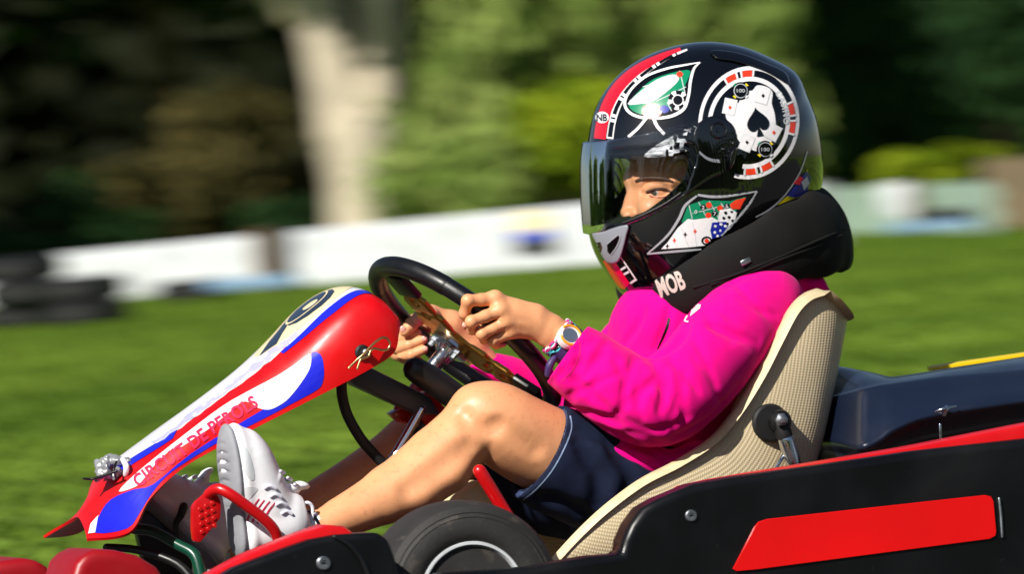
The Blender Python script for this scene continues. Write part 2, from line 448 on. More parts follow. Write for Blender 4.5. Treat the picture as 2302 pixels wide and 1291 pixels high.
# ------------------------------------------------------------------ signed-distance sculpting
class Sdf:
    def __init__(s, lo, hi, v):
        s.lo = np.array(lo, float); s.v = v
        s.n = np.ceil((np.array(hi) - s.lo) / v).astype(int) + 1
        s.a = np.full(s.n, 0.05, np.float32)
    def win(s, lo, hi):
        i0 = np.clip(np.floor((np.asarray(lo) - s.lo) / s.v).astype(int), 0, s.n)
        i1 = np.clip(np.ceil((np.asarray(hi) - s.lo) / s.v).astype(int) + 1, 0, s.n)
        sl = tuple(slice(a, b) for a, b in zip(i0, i1))
        ax = [(s.lo[d] + s.v * np.arange(i0[d], i1[d])).astype(np.float32) for d in range(3)]
        return sl, ax[0][:, None, None], ax[1][None, :, None], ax[2][None, None, :]
    def full(s):
        return s.win(s.lo, s.lo + s.v * (s.n - 1))
    def put(s, sl, d, k, op):
        if d.size == 0: return
        A = s.a[sl]
        if op == 'add':
            if k > 0: h = np.maximum(k - np.abs(A - d), 0) / k; s.a[sl] = np.minimum(A, d) - h*h*k*0.25
            else: s.a[sl] = np.minimum(A, d)
        else:
            d = -d
            if k > 0: h = np.maximum(k - np.abs(A - d), 0) / k; s.a[sl] = np.maximum(A, d) + h*h*k*0.25
            else: s.a[sl] = np.maximum(A, d)
    def cone(s, a, b, ra, rb, k=0.006, op='add', sq=None):
        a = np.asarray(a, float); b = np.asarray(b, float)
        mr = max(ra, rb) * (max(1.0, sq[1]) if sq else 1.0) + max(k, 4*s.v)
        sl, X, Y, Z = s.win(np.minimum(a, b) - mr, np.maximum(a, b) + mr)
        ab = b - a; q = float(ab @ ab) + 1e-12
        t = np.clip(((X-a[0])*ab[0] + (Y-a[1])*ab[1] + (Z-a[2])*ab[2]) / q, 0, 1)
        dx = X - a[0] - t*ab[0]; dy = Y - a[1] - t*ab[1]; dz = Z - a[2] - t*ab[2]
        d2 = dx*dx + dy*dy + dz*dz
        if sq:
            w, f = sq; cmp_ = dx*w[0] + dy*w[1] + dz*w[2]; d2 = d2 + cmp_*cmp_*(1.0/f**2 - 1)
        s.put(sl, (np.sqrt(np.maximum(d2, 0)) - (ra + t*(rb-ra))).astype(np.float32), k, op)
    def chain(s, pts, k=0.006, op='add', sq=None, n=0):
        """pts: rows (x,y,z,r)"""
        P = np.asarray(pts, float)
        if n: P = cr(P, n)
        for i in range(len(P)-1): s.cone(P[i,:3], P[i+1,:3], P[i,3], P[i+1,3], k, op, sq)
    def chain1(s, pts, k, op):
        """whole chain as one shape, blended once"""
        P = np.asarray(pts, float); mr = P[:, 3].max() + max(k, 4*s.v)
        sl, X, Y, Z = s.win(P[:, :3].min(0) - mr, P[:, :3].max(0) + mr); D = None
        for i in range(len(P)-1):
            a, b, ra, rb = P[i, :3], P[i+1, :3], P[i, 3], P[i+1, 3]; ab = b - a; q = float(ab @ ab) + 1e-12
            t = np.clip(((X-a[0])*ab[0] + (Y-a[1])*ab[1] + (Z-a[2])*ab[2])/q, 0, 1)
            dx = X-a[0]-t*ab[0]; dy = Y-a[1]-t*ab[1]; dz = Z-a[2]-t*ab[2]
            d = np.sqrt(dx*dx + dy*dy + dz*dz) - (ra + t*(rb-ra)); D = d if D is None else np.minimum(D, d)
        s.put(sl, D.astype(np.float32), k, op)
    def ell(s, c, axes, rad, k=0.006, op='add'):
        c = np.asarray(c, float); A = np.array([nrm(x) for x in axes]); rad = np.asarray(rad, float)
        e = rad.max() + max(k, 4*s.v)
        sl, X, Y, Z = s.win(c - e, c + e)
        x = X-c[0]; y = Y-c[1]; z = Z-c[2]
        p = [A[i,0]*x + A[i,1]*y + A[i,2]*z for i in range(3)]
        k0 = np.sqrt(sum((p[i]/rad[i])**2 for i in range(3))); k1 = np.sqrt(sum((p[i]/rad[i]**2)**2 for i in range(3))) + 1e-9
        s.put(sl, (k0*(k0-1)/k1).astype(np.float32), k, op)
    def rbox(s, c, axes, half, r, k=0.004, op='add'):
        c = np.asarray(c, float); A = np.array([nrm(x) for x in axes]); half = np.asarray(half, float)
        e = np.linalg.norm(half) + max(k, 4*s.v)
        sl, X, Y, Z = s.win(c - e, c + e)
        x = X-c[0]; y = Y-c[1]; z = Z-c[2]
        q = [np.abs(A[i,0]*x + A[i,1]*y + A[i,2]*z) - (half[i]-r) for i in range(3)]
        d = np.sqrt(sum(np.maximum(t, 0)**2 for t in q)) + np.minimum(np.maximum(np.maximum(q[0], q[1]), q[2]), 0) - r
        s.put(sl, d.astype(np.float32), k, op)
    def val(s, P):
        g = (P - s.lo) / s.v; i = np.clip(g.astype(int), 0, s.n - 2); f = g - i
        r = 0
        for a in (0, 1):
            for b in (0, 1):
                for c in (0, 1):
                    w = (f[:,0] if a else 1-f[:,0]) * (f[:,1] if b else 1-f[:,1]) * (f[:,2] if c else 1-f[:,2])
                    r = r + w * s.a[i[:,0]+a, i[:,1]+b, i[:,2]+c]
        return r
    def hit(s, px, py):
        """first surface point along the line of sight through a photo pixel"""
        d = ray(px, py)
        ts = np.linspace(0, 1, 900)
        y0, y1 = s.lo[1], s.lo[1] + s.v*(s.n[1]-1)
        P = CAM + d * (((y0 + (y1-y0)*ts) - CAM[1]) / d[1])[:, None]
        ok = np.all((P >= s.lo) & (P <= s.lo + s.v*(s.n-1.01)), axis=1)
        v = np.where(ok, s.val(np.clip(P, s.lo, s.lo + s.v*(s.n-1.01))), 1)
        j = np.argmax(v < 0)
        return (P[j], True) if v[j] < 0 else (None, False)
    def crease(s, path, r, depth, k=0.012, op='sub', n=4):
        """draw a fold along photo pixels: 'sub' cuts a valley of given depth, 'add' raises a ridge"""
        P = cr(np.asarray(path, float), n); out = []
        L_ = len(P)
        for i, (x, y) in enumerate(P):
            p, ok = s.hit(x, y)
            if not ok: continue
            t = math.sin(math.pi * min(max((i + 0.6) / (L_ + 0.2), 0), 1)) ** 0.6
            d = nrm(ray(x, y)); rr = r * (0.45 + 0.55*t)
            e = s.v*2.0; q = np.array([p + np.eye(3)[j]*e*sg for j in range(3) for sg in (1, -1)])
            v = s.val(np.clip(q, s.lo, s.lo + s.v*(s.n-1.01))); g = np.array([v[0]-v[1], v[2]-v[3], v[4]-v[5]])
            gn = np.linalg.norm(g); nn = g/gn if gn > 1e-6 else -d
            off = (rr - depth*t) if op == 'sub' else -(rr - depth*t)
            q_ = np.array([*(p + nn*off), rr])
            if out and np.linalg.norm(out[-1][:3] - q_[:3]) > 0.022:
                if len(out) > 4: s.chain1(out, k, op)
                out = []
            out.append(q_)
        if len(out) > 4: s.chain1(out, k, op)
    def soften(s, n=1):
        for _ in range(n):
            for ax in range(3):
                a = np.moveaxis(s.a, ax, 0); b = a.copy(); b[1:-1] = a[1:-1]*0.5 + (a[:-2] + a[2:])*0.25; s.a = np.ascontiguousarray(np.moveaxis(b, 0, ax))
    def noise(s, amp, scale, seed=0, n=10):
        sl, X, Y, Z = s.full(); r = np.random.default_rng(seed)
        acc = np.zeros(s.n, np.float32)
        for i in range(n):
            w = r.normal(size=3); w = w/np.linalg.norm(w)*scale*r.uniform(0.6, 1.6); ph = r.uniform(0, 6.28)
            acc += np.sin(X*w[0] + Y*w[1] + Z*w[2] + ph).astype(np.float32)
        s.a += amp * acc / math.sqrt(n)
    def geo(s, iso=0.0):
        g = openvdb.FloatGrid(0.05); g.copyFromArray(np.ascontiguousarray(s.a))
        P, Q = g.convertToQuads(iso)
        return P.astype(float)*s.v + s.lo, np.asarray(Q, np.int64)[:, ::-1]
    def obj(s, name, mt, parent=None):
        P, Q = s.geo()
        return mk(name, P, np.ascontiguousarray(Q), mt, parent)
def KR(px, py, l, rpx): return np.array([*K(px, py, l), rpx*PX])
def bvh(o):
    me = o.data; V = np.empty(len(me.vertices)*3, np.float32); me.vertices.foreach_get('co', V)
    V = V.reshape(-1, 3) + ORG[o]
    return BVHTree.FromPolygons([tuple(v) for v in V], [tuple(p.vertices) for p in me.polygons])

# ------------------------------------------------------------------ printed stickers that hug a surface
def in_poly(P, poly):
    x, y = P[:, 0], P[:, 1]; c = np.zeros(len(P), bool); n = len(poly)
    for i in range(n):
        x1, y1 = poly[i]; x2, y2 = poly[(i+1) % n]
        cond = ((y1 > y) != (y2 > y)); xi = (x2-x1)*(y-y1)/((y2-y1) if abs(y2-y1) > 1e-9 else 1e-9) + x1
        c ^= cond & (x < xi)
    return c
def decal_bm(bm, target, mt, name, parent, off, step=7.0):
    """bm: flat mesh with co=(px,-py,0); cut finely, then laid on target surface"""
    if not bm.verts: bm.free(); return None
    xs = [v.co.x for v in bm.verts]; ys = [v.co.y for v in bm.verts]
    for ax, lo, hi in ((0, min(xs), max(xs)), (1, min(ys), max(ys))):
        t = math.ceil(lo/step)*step + 0.013
        while t < hi:
            no = (1, 0, 0) if ax == 0 else (0, 1, 0); co = (t, 0, 0) if ax == 0 else (0, t, 0)
            bmesh.ops.bisect_plane(bm, geom=bm.verts[:] + bm.edges[:] + bm.faces[:], plane_co=co, plane_no=no, dist=1e-5)
            t += step
    bmesh.ops.triangulate(bm, faces=bm.faces[:])
    V = []; bad = set()
    for i, v in enumerate(bm.verts):
        d = ray(v.co.x, -v.co.y); d = d/np.linalg.norm(d)
        h, nn, fi, di = target.ray_cast(Vector(CAM + d*8.0), Vector(d), 4.0)
        if h is None: bad.add(i); V.append((0, 0, 0)); continue
        nv = np.array(nn)
        if nv @ d > 0: nv = -nv
        V.append(np.array(h) + nv*off)
    bm.verts.index_update()
    Fc = [tuple(v.index for v in f.verts) for f in bm.faces]
    Fc = [f for f in Fc if not any(i in bad for i in f)]
    # drop faces that bridge a depth jump
    VV = np.array(V); good = []
    for f in Fc:
        q = VV[list(f)]
        if max(np.linalg.norm(q[0]-q[1]), np.linalg.norm(q[1]-q[2]), np.linalg.norm(q[2]-q[0])) < step*PX*9: good.append(f)
    bm.free()
    if not good: return None
    used = sorted({i for f in good for i in f}); mp = {u: i for i, u in enumerate(used)}
    V2 = VV[used]; F2 = []
    for f in good:
        g = [mp[i] for i in f]; a, b, c = V2[g]
        if np.cross(b-a, c-a) @ (CAM - a) < 0: g = g[::-1]
        F2.append(tuple(g))
    # every separate printed piece is a part of its own
    par = list(range(len(V2)))
    def find(i):
        while par[i] != i: par[i] = par[par[i]]; i = par[i]
        return i
    for g in F2:
        r_ = find(g[0])
        for i in g[1:]: par[find(i)] = r_
    isl = {}
    for g in F2: isl.setdefault(find(g[0]), []).append(g)
    last = None
    for fs in isl.values():
        if len(fs) < 2 and len(isl) > 3: continue
        us = sorted({i for g in fs for i in g}); mp2 = {u: i for i, u in enumerate(us)}
        last = mk(name, V2[us], [tuple(mp2[i] for i in g) for g in fs], mt, parent)
    return last
def decal(polys, target, mt, name, parent, off=0.0006, step=7.0, smooth=0, holes=()):
    """polys: list of outlines in photo pixels"""
    bm = bmesh.new()
    for po in polys:
        po = cr(po, smooth, True) if smooth else np.asarray(po, float)
        vs = [bm.verts.new((p[0], -p[1], 0)) for p in po]
        try: bm.faces.new(vs)
        except ValueError: pass
    bmesh.ops.remove_doubles(bm, verts=bm.verts[:], dist=0.02)
    bmesh.ops.triangulate(bm, faces=bm.faces[:])
    return decal_bm(bm, target, mt, name, parent, off, step)
def stroke(path, w, n=6, closed=False):
    """outline of a painted line; w number or per-point widths (px) -> list of quads"""
    P = np.asarray(path, float)
    W = np.full(len(P), w, float) if np.isscalar(w) else np.asarray(w, float)
    A = cr(np.column_stack([P, W]), n, closed)
    if closed: A = np.vstack([A, A[:1]])
    T = np.gradient(A[:, :2], axis=0)
    if closed: T[0] = T[-1] = A[1, :2] - A[-2, :2]
    T /= np.maximum(np.linalg.norm(T, axis=1)[:, None], 1e-9); N = np.column_stack([-T[:, 1], T[:, 0]])
    a = A[:, :2] + N*A[:, 2:]/2; b = A[:, :2] - N*A[:, 2:]/2
    return [[a[i], a[i+1], b[i+1], b[i]] for i in range(len(A)-1)]
def arcband(c, M2, r0_, r1_, a0, a1, n=None):
    """piece of ring: centre c, 2x2 matrix M2 (unit circle -> photo), radii, degrees"""
    n = n or max(2, int(abs(a1-a0)/6)); out = []
    for i in range(n):
        t0 = math.radians(a0+(a1-a0)*i/n); t1 = math.radians(a0+(a1-a0)*(i+1)/n)
        q = [(r0_, t0), (r1_, t0), (r1_, t1), (r0_, t1)]
        out.append([np.asarray(c) + M2 @ np.array([r*math.cos(t), r*math.sin(t)]) for r, t in q])
    return out
def text_bm(body, f, bold=True, space=1.0):
    """lettering -> flat bmesh; f maps (x,y) font units (x over 0..1 of width, y 0..1) to photo pixel"""
    cu = bpy.data.curves.new('lettering', 'FONT'); cu.body = body; cu.space_character = space
    cu.resolution_u = 3
    if bold: cu.offset = 0.035
    o = bpy.data.objects.new('lettering', cu); COL.objects.link(o)
    bpy.context.view_layer.update()
    dg = bpy.context.evaluated_depsgraph_get()
    me = bpy.data.meshes.new_from_object(o.evaluated_get(dg))
    bm = bmesh.new(); bm.from_mesh(me)
    bpy.data.objects.remove(o); bpy.data.curves.remove(cu); bpy.data.meshes.remove(me)
    xs = [v.co.x for v in bm.verts]; w0, w1 = min(xs), max(xs); hgt = 0.70
    for v in bm.verts:
        p = f((v.co.x-w0)/(w1-w0), v.co.y/hgt); v.co = (p[0], -p[1], 0)
    return bm
# ================================================================== the setting: ground
def ground_mat():
    mt = bpy.data.materials.new('meadow_grass_soil'); mt.use_nodes = True
    nt = mt.node_tree; b = nt.nodes['Principled BSDF']; b.inputs['Roughness'].default_value = 0.9; b.inputs['Specular IOR Level'].default_value = 0.15
    tc = nt.nodes.new('ShaderNodeTexCoord')
    def nz(scale, vec_scale=(1, 1, 1), detail=5):
        mp = nt.nodes.new('ShaderNodeMapping'); mp.inputs['Scale'].default_value = vec_scale
        nt.links.new(tc.outputs['Object'], mp.inputs[0])
        n = nt.nodes.new('ShaderNodeTexNoise'); n.inputs['Scale'].default_value = scale; n.inputs['Detail'].default_value = detail
        nt.links.new(mp.outputs[0], n.inputs['Vector']); return n.outputs['Fac']
    a = nz(0.8, (0.10, 0.8, 1)); c = nz(1.0, (0.10, 0.8, 1))
    r1 = nt.nodes.new('ShaderNodeValToRGB'); e = r1.color_ramp.elements
    e[0].position = 0.34; e[0].color = (*s2l((62, 88, 22)), 1); e[1].position = 0.66; e[1].color = (*s2l((120, 146, 50)), 1)
    nt.links.new(a, r1.inputs[0])
    r2 = nt.nodes.new('ShaderNodeValToRGB'); e = r2.color_ramp.elements
    e[0].position = 0.58; e[0].color = (0, 0, 0, 1); e[1].position = 0.72; e[1].color = (0.75, 0.75, 0.75, 1)
    nt.links.new(c, r2.inputs[0])
    mx = nt.nodes.new('ShaderNodeMix'); mx.data_type = 'RGBA'
    nt.links.new(r2.outputs[0], mx.inputs['Factor']); nt.links.new(r1.outputs[0], mx.inputs[6]); mx.inputs[7].default_value = (*s2l((148, 136, 74)), 1)
    nt.links.new(mx.outputs[2], b.inputs['Base Color'])
    return mt
M_ground = ground_mat()
M_asphalt = mat('kart_track_asphalt', (62, 61, 60), 0.85, var=(5, 0.2), bump=(160, 0.5, 0.004))
def sheet(name, x0, x1, y0, y1, z, mt, nx=1, ny=1):
    xs = np.linspace(x0, x1, nx+1); ys = np.linspace(y0, y1, ny+1)
    V = [(x, y, z) for y in ys for x in xs]
    Fc = [(j*(nx+1)+i, j*(nx+1)+i+1, (j+1)*(nx+1)+i+1, (j+1)*(nx+1)+i) for j in range(ny) for i in range(nx)]
    o = mk(name, V, Fc, mt, None, org=np.array([0, 0, z])); o['kind'] = 'structure'; return o
sheet('ground', -600, 600, -600, 600, 0.0, M_ground)
sheet('road', -60, 60, -5.5, 1.15, 0.004, M_asphalt)

# ================================================================== the kart
KROOT = empty('go_kart', [*K(1151, 1500, 0.0)[:2], 0.004],
    'red and black go-kart with pale woven seat and number nine on its nose', 'go-kart')

# ---- wrap-around bumper and side pod on the near side
pod_poly = [(1400,1246),(1404,1216),(1420,1180),(1446,1144),(1480,1124),(1560,1090),(1650,1074),(1850,1046),(2050,1016),(2302,988),(2480,968),(2480,1440),(900,1440),(930,1330),(1000,1290),(1100,1284),(1200,1276),(1250,1266),(1330,1252)]
pod = slab('side_pod', pod_poly, 0.60, 0.05, M_pod, KROOT, bev=0.012, bseg=4)
slab('pod_top_trim', [(1540,1096),(1600,1082),(1700,1064),(1850,1040),(2050,1006),(2302,956),(2480,922),(2480,1120),(1540,1120)], 0.572, 0.05, M_red, pod, bev=0.006)
slab('side_sticker', [(1648,1280),(1656,1286),(1700,1282),(2225,1213),(2238,1206),(2240,1196),(2234,1128),(2228,1117),(2214,1114),(1725,1168),(1706,1174),(1696,1186)], 0.6032, 0.002, M_redpanel, pod, bev=0.0006, bseg=1)
pxtube('pod_slot', [(2246,1122,0.602,3),(2250,1160,0.602,3.4),(2253,1208,0.602,3)], M_steel, pod, n=3, seg=8)
def screw(px, py, l, rpx, parent, name='screw'):
    c = K(px, py, l); r = rpx*PX
    s_ = lathe(name, c, LV, [(-0.004, r), (0.002, r), (0.0035, r*0.86), (0.0035, r*0.45), (0.0012, r*0.40)], M_steel, parent, 20)
    V, Fc = box_geo(c + LV*0.0022, nrm(FV + ZV*0.2)*r*0.34, ZV*r*0.09, LV*0.0006)
    mk('screw_slot', V, Fc, M_blackp, s_, smooth=False)
screw(1553, 1160, 0.60, 13, pod)
front_poly = [(440,1330),(530,1278),(640,1236),(700,1215),(760,1204),(850,1198),(874,1214),(890,1256),(900,1300),(960,1330),(960,1440),(440,1440)]
fpod = slab('front_surround', front_poly, 0.60, 0.06, M_pod, KROOT, bev=0.014, bseg=4)
slab('front_surround_trim', [(430,1318),(560,1248),(680,1200),(735,1181),(775,1184),(800,1200),(806,1300),(430,1400)], 0.575, 0.05, M_red, fpod, bev=0.008)
pxtube('seam_rib', [(752,1208,0.600,5),(785,1226,0.602,6),(812,1258,0.602,6),(830,1300,0.602,6)], M_blackp, fpod, n=5, seg=8)
screw(727, 1267, 0.60, 15, fpod)

# ---- low front spoiler, two red wings just in the frame
spo = slab('front_spoiler', [(150,1340),(172,1268),(190,1246),(216,1237),(262,1238),(312,1250),(356,1276),(392,1330),(400,1420),(150,1420)], 0.34, 0.14, M_redshade, KROOT, bev=0.04, bseg=6)
slab('front_spoiler', [(-120,1345),(-60,1290),(0,1264),(52,1256),(86,1258),(110,1276),(140,1318),(150,1420),(-120,1420)], 0.06, 0.14, M_redshade, KROOT, bev=0.04, bseg=6)

# ---- front wheels
def wheel(c, parent):
    w = empty('front_wheel', c, None, None); w.parent = parent; w.location = Vector(c - ORG[parent])
    ax = nrm(LV + FV*0.06)
    R = 0.127
    prof = [(-0.062, 0.070), (-0.064, 0.088), (-0.062, 0.108), (-0.054, 0.120), (-0.042, R-0.002), (-0.02, R), (0.02, R), (0.042, R-0.002), (0.054, 0.120), (0.059, 0.112), (0.0585, 0.1105), (0.0615, 0.106), (0.061, 0.1045), (0.063, 0.098), (0.064, 0.086), (0.061, 0.076), (0.055, 0.070)]
    lathe('tyre', c, ax, prof, M_tyre, w, 96)
    lathe('rim', c, ax, [(-0.06, 0.069), (0.050, 0.069), (0.058, 0.0735), (0.0605, 0.0725), (0.0605, 0.0690), (0.055, 0.0665), (0.044, 0.064), (0.030, 0.058), (0.026, 0.046), (0.030, 0.030), (0.036, 0.026), (0.036, 0.0)], M_alloy, w, 72)
    return w
WC = K(1036, 1338, 0.47)
wheel(WC, KROOT)
wheel(mir(WC), KROOT)
# axle stub, chassis rails, floor pan
tube('stub_axle', [WC - LV*0.05, WC - LV*0.20], 0.012, M_steel, KROOT)
for sgn in (1, -1):
    P = [K(300, 1300, 0.16), K(700, 1330, 0.24), K(1200, 1330, 0.30), K(1800, 1260, 0.30), K(2500, 1190, 0.30)]
    P = [p if sgn > 0 else mir(p) for p in P]
    P = np.array(P); P[:, 2] = 0.085
    tube('chassis_rail', cr(P, 6), 0.015, M_reddark, KROOT)
fl = np.array([K(260,1300,0.2), K(1300,1300,0.26), mir(K(1300,1300,0.26)), mir(K(260,1300,0.2))]); fl[:, 2] = 0.062
V = np.concatenate([fl, fl - ZV*0.006]); mk('floor_pan', V, [(0,1,2,3),(7,6,5,4),(0,4,5,1),(1,5,6,2),(2,6,7,3),(3,7,4,0)], M_blackp, KROOT, smooth=False)
pxtube('diagonal_brace', [(1078,1060,0.27,15),(1140,1160,0.27,15),(1215,1290,0.27,15)], M_reddark, KROOT, n=4)
slab('fuel_tank', [(1000,1180),(1020,1120),(1066,1082),(1088,1080),(1150,1220),(1150,1340),(1000,1340)], 0.06, 0.12, M_cream, KROOT, bev=0.01, bseg=3)

# ---- seat
seat_st = [ # rim px, corner px, rim half width, corner half width
    ((1243,1262),(1262,1282),0.187,0.177),
    ((1300,1200),(1330,1290),0.202,0.192),
    ((1362,1142),(1430,1290),0.212,0.202),
    ((1440,1084),(1540,1280),0.217,0.207),
    ((1520,1042),(1640,1230),0.219,0.209),
    ((1598,990),(1730,1180),0.218,0.208),
    ((1652,926),(1800,1090),0.216,0.206),
    ((1702,845),(1838,985),0.212,0.202),
    ((1742,765),(1862,880),0.208,0.198),
    ((1776,700),(1880,790),0.204,0.194),
    ((1806,668),(1890,735),0.198,0.188),
    ((1838,655),(1896,700),0.188,0.178)]
A = cr(np.array([[*K(*r_, w1), *K(*c_, w2), w1, w2] for r_, c_, w1, w2 in seat_st]), 6)
rings = []; rimline = []
for a in A:
    Rm, Cn = a[:3], a[3:6]
    w2 = a[7]; base = Cn - LV*w2                                   # centre line point under the corner
    half = [Rm, Rm*0.72 + Cn*0.28 + LV*0.004, Rm*0.42 + Cn*0.58 + LV*0.003, Rm*0.12 + Cn*0.88 - LV*0.004]
    dn = nrm(Cn - Rm - LV*((Cn - Rm) @ LV))
    half += [Cn - LV*0.022 + dn*0.013, Cn - LV*0.06 + dn*0.02, base + dn*0.024]
    ring = half + [mir(p) for p in half[:-1]][::-1]
    rings.append(cr(np.array(ring), 5)); rimline.append(Rm)
seat = loft('seat', rings, M_weave, KROOT, thick=0.005, uv=True, ang=60)
# rolled flange round the rim
rl = np.array(rimline); T = np.gradient(rl, axis=0); T /= np.linalg.norm(T, axis=1)[:, None]
cn = np.array([r_[len(r_)//2] for r_ in rings])                    # bottom/back centre of each ring
fr = []
for i in range(len(rl)):
    up = nrm(np.cross(T[i], LV)); 
    if up @ (cn[i] - rl[i]) > 0: up = -up
    t = i/(len(rl)-1)
    wdt = 0.010 + 0.012*t
    e = nrm(LV + (-up)*0.15)
    fr.append([rl[i] - LV*0.004 + up*0.001, rl[i] + up*0.0045, rl[i] + e*wdt*0.6 + up*0.003, rl[i] + e*wdt - up*0.003, rl[i] + e*wdt*0.5 - up*0.006, rl[i] - LV*0.002 - up*0.006])
topc = fr[-1]
# carry the flange across the top of the backrest
far = [[mir(p) for p in f] for f in fr][::-1]
bk = nrm(-FV*0.95 - ZV*0.25)
mid = []
ring_top = rings[-1]
n_top = len(ring_top)
for q in range(3, n_top-3, 3):
    p = ring_top[q]; c0 = ring_top.mean(0); out = nrm((p - c0) - nrm(A[-1][:3]-A[-2][:3])*((p-c0) @ nrm(A[-1][:3]-A[-2][:3])))
    up = nrm(A[-1][:3]-A[-3][:3])
    mid.append([p - out*0.004 + up*0.001, p + up*0.0045, p + out*0.011 + up*0.003, p + out*0.024 - up*0.004, p + out*0.012 - up*0.007, p - out*0.002 - up*0.006])
loft('seat_rim', fr + mid + far, M_rim, seat, closed=True, cap=True, ang=60)
seat_bv = bvh(seat)
# seat stay: rubber washer, rod end and chrome stay
c = K(1730, 951, 0.222)
wsh = lathe('rubber_washer', c, LV, [(-0.012, 0.026), (0.004, 0.027), (0.008, 0.024), (0.009, 0.0)], M_rubber, seat, 32)
lathe('rod_end', K(1752, 948, 0.234), LV, [(-0.012, 0.016), (0.004, 0.017), (0.008, 0.015), (0.010, 0.009), (0.014, 0.0085), (0.015, 0.005), (0.018, 0.0045), (0.0185, 0.0)], M_blackp, seat, 28)
lathe('stay_nut', K(1756, 944, 0.252), LV, [(-0.002, 0.0095), (0.003, 0.0092), (0.0055, 0.005), (0.009, 0.0045), (0.0095, 0)], M_steel, seat, 6)
pxtube('stay_boot', [(1754,952,0.236,20),(1762,976,0.238,19),(1766,990,0.238,17)], M_rubber, seat, n=4)
pxtube('seat_stay', [(1766,988,0.238,19),(1774,1012,0.240,18),(1790,1060,0.244,16)], M_chrome, seat, n=3)
pxtube('seat_stay', [(1766,1018,0.235,5),(1752,1040,0.24,5),(1740,1062,0.245,5)], M_chrome, seat, n=3)

# ---- engine cover behind the seat
ec = [(1800,856,905,990,1060),(1845,838,895,990,1056),(1881,829,889,992,1050),(1938,838,877,1004,1046),(1975,846,869,990,1040),(2005,852,865,968,1034),(2060,845,857,944,1024),(2120,835,849,930,1014),(2210,821,841,915,1002),(2302,807,833,902,988),(2420,790,822,886,970)]
E = cr(np.array(ec, float), 5)
rings = []
for x, t, r_, lo_, bo in E:
    pts = [(t+10, 0.02), (t, 0.12), ((t+r_)/2-3, 0.20), (r_, 0.255), (r_+10, 0.275), (r_*0.5+lo_*0.5, 0.30), (lo_-14, 0.325), (lo_, 0.335), (lo_+8, 0.325), (bo*0.6+lo_*0.4, 0.27), (bo+40, 0.25)]
    tk = min(max((x-1790)/150, 0.25), 1.0)
    rings.append(cr(np.array([K(x, a, b*tk) for a, b in pts]), 4))
ecov = loft('engine_cover', rings, M_navy, KROOT, ang=50, thick=0.003)
slab('yellow_strip', [(2114,826),(2122,822),(2302,796),(2480,770),(2480,784),(2302,809),(2126,835),(2116,834)], -0.06, 0.05, M_yellow, ecov, bev=0.002)
c = K(2126, 922, 0.345)
lathe('wing_nut', c, nrm(ZV*0.6+LV*0.8), [(-0.01, 0.004), (0.006, 0.0045), (0.008, 0.0)], M_chrome, ecov, 10)
pxtube('wing_nut_ear', [(2104,926,0.345,3),(2122,920,0.350,5),(2148,914,0.345,3)], M_chrome, ecov, n=4, seg=8)
pxtube('cover_pin', [(2113,955,0.36,3.2),(2115,1004,0.36,3.2)], M_chrome, ecov, n=2, seg=8)
tube('rear_axle_bar', [K(1830,1058,0.30), K(1940,1040,0.30)], 0.010, M_blackp, KROOT)

# ---- nose fairing
nose_st = [ # crease px, lower edge px, half width at crease, at lower edge, crown
    ((178,1165),(195,1212),0.010,0.106,0.001),
    ((214,1122),(290,1198),0.022,0.116,0.002),
    ((262,1072),(336,1124),0.048,0.108,0.005),
    ((396,990),(408,1056),0.078,0.098,0.008),
    ((498,916),(500,1002),0.074,0.098,0.010),
    ((600,846),(612,944),0.080,0.102,0.014),
    ((690,778),(722,888),0.094,0.108,0.018),
    ((768,712),(822,836),0.110,0.114,0.020),
    ((826,672),(884,796),0.108,0.114,0.018),
    ((862,676),(897,752),0.100,0.108,0.010),
    ((884,700),(900,728),0.094,0.102,0.002)]
A = cr(np.array([[*K(*c_, w1), *K(*b_, w2), w1, w2, cw] for c_, b_, w1, w2, cw in nose_st]), 8)
NT = 21; NS = 8
nose_rings = []
for i, a in enumerate(A):
    C, B, w1, cw = a[:3], a[3:6], a[6], a[8]
    j0, j1 = max(i-1, 0), min(i+1, len(A)-1)
    tng = nrm(A[j1][:3] - A[j0][:3]); tng = nrm(tng - LV*(tng @ LV)); up = np.cross(LV, tng)
    if up @ ZV < 0: up = -up
    side = [B + (C-B)*q + LV*0.006*math.sin(math.pi*q) for q in np.linspace(0, 1, NS)[:-1]]
    cen = C - LV*w1
    top = [cen + LV*w1*t + up*cw*(1 - abs(t)**2.2) for t in np.linspace(1, -1, NT)]
    ring = np.array(side + top + [mir(p) for p in side][::-1])
    for _ in range(3):
        r2 = ring.copy(); r2[1:-1] = ring[1:-1]*0.5 + (ring[:-2]+ring[2:])*0.25; ring = r2
    nose_rings.append(ring)
NR = np.array(nose_rings)
nose = loft('nose_fairing', nose_rings, M_red, KROOT, thick=0.004, ang=50)
nose_bv = bvh(nose)
def nose_top(s, t, off=0.0006):
    """place on the fairing's top face: s station 0..10, t -1..1 across (positive towards the photographer)"""
    i = min(max(s*8, 0), len(NR)-1.001); i0 = int(i); fi = i - i0
    u = (NS-1) + (1-t)*0.5*(NT-1); j0 = min(int(u), NR.shape[1]-2); fj = u - j0
    p = (NR[i0, j0]*(1-fj) + NR[i0, j0+1]*fj)*(1-fi) + (NR[i0+1, j0]*(1-fj) + NR[i0+1, j0+1]*fj)*fi
    ds = NR[min(i0+1, len(NR)-1), j0] - NR[i0, j0]; dt = NR[i0, j0+1] - NR[i0, j0]
    n_ = nrm(np.cross(ds, dt))
    if n_ @ ZV < 0: n_ = -n_
    return p + n_*off
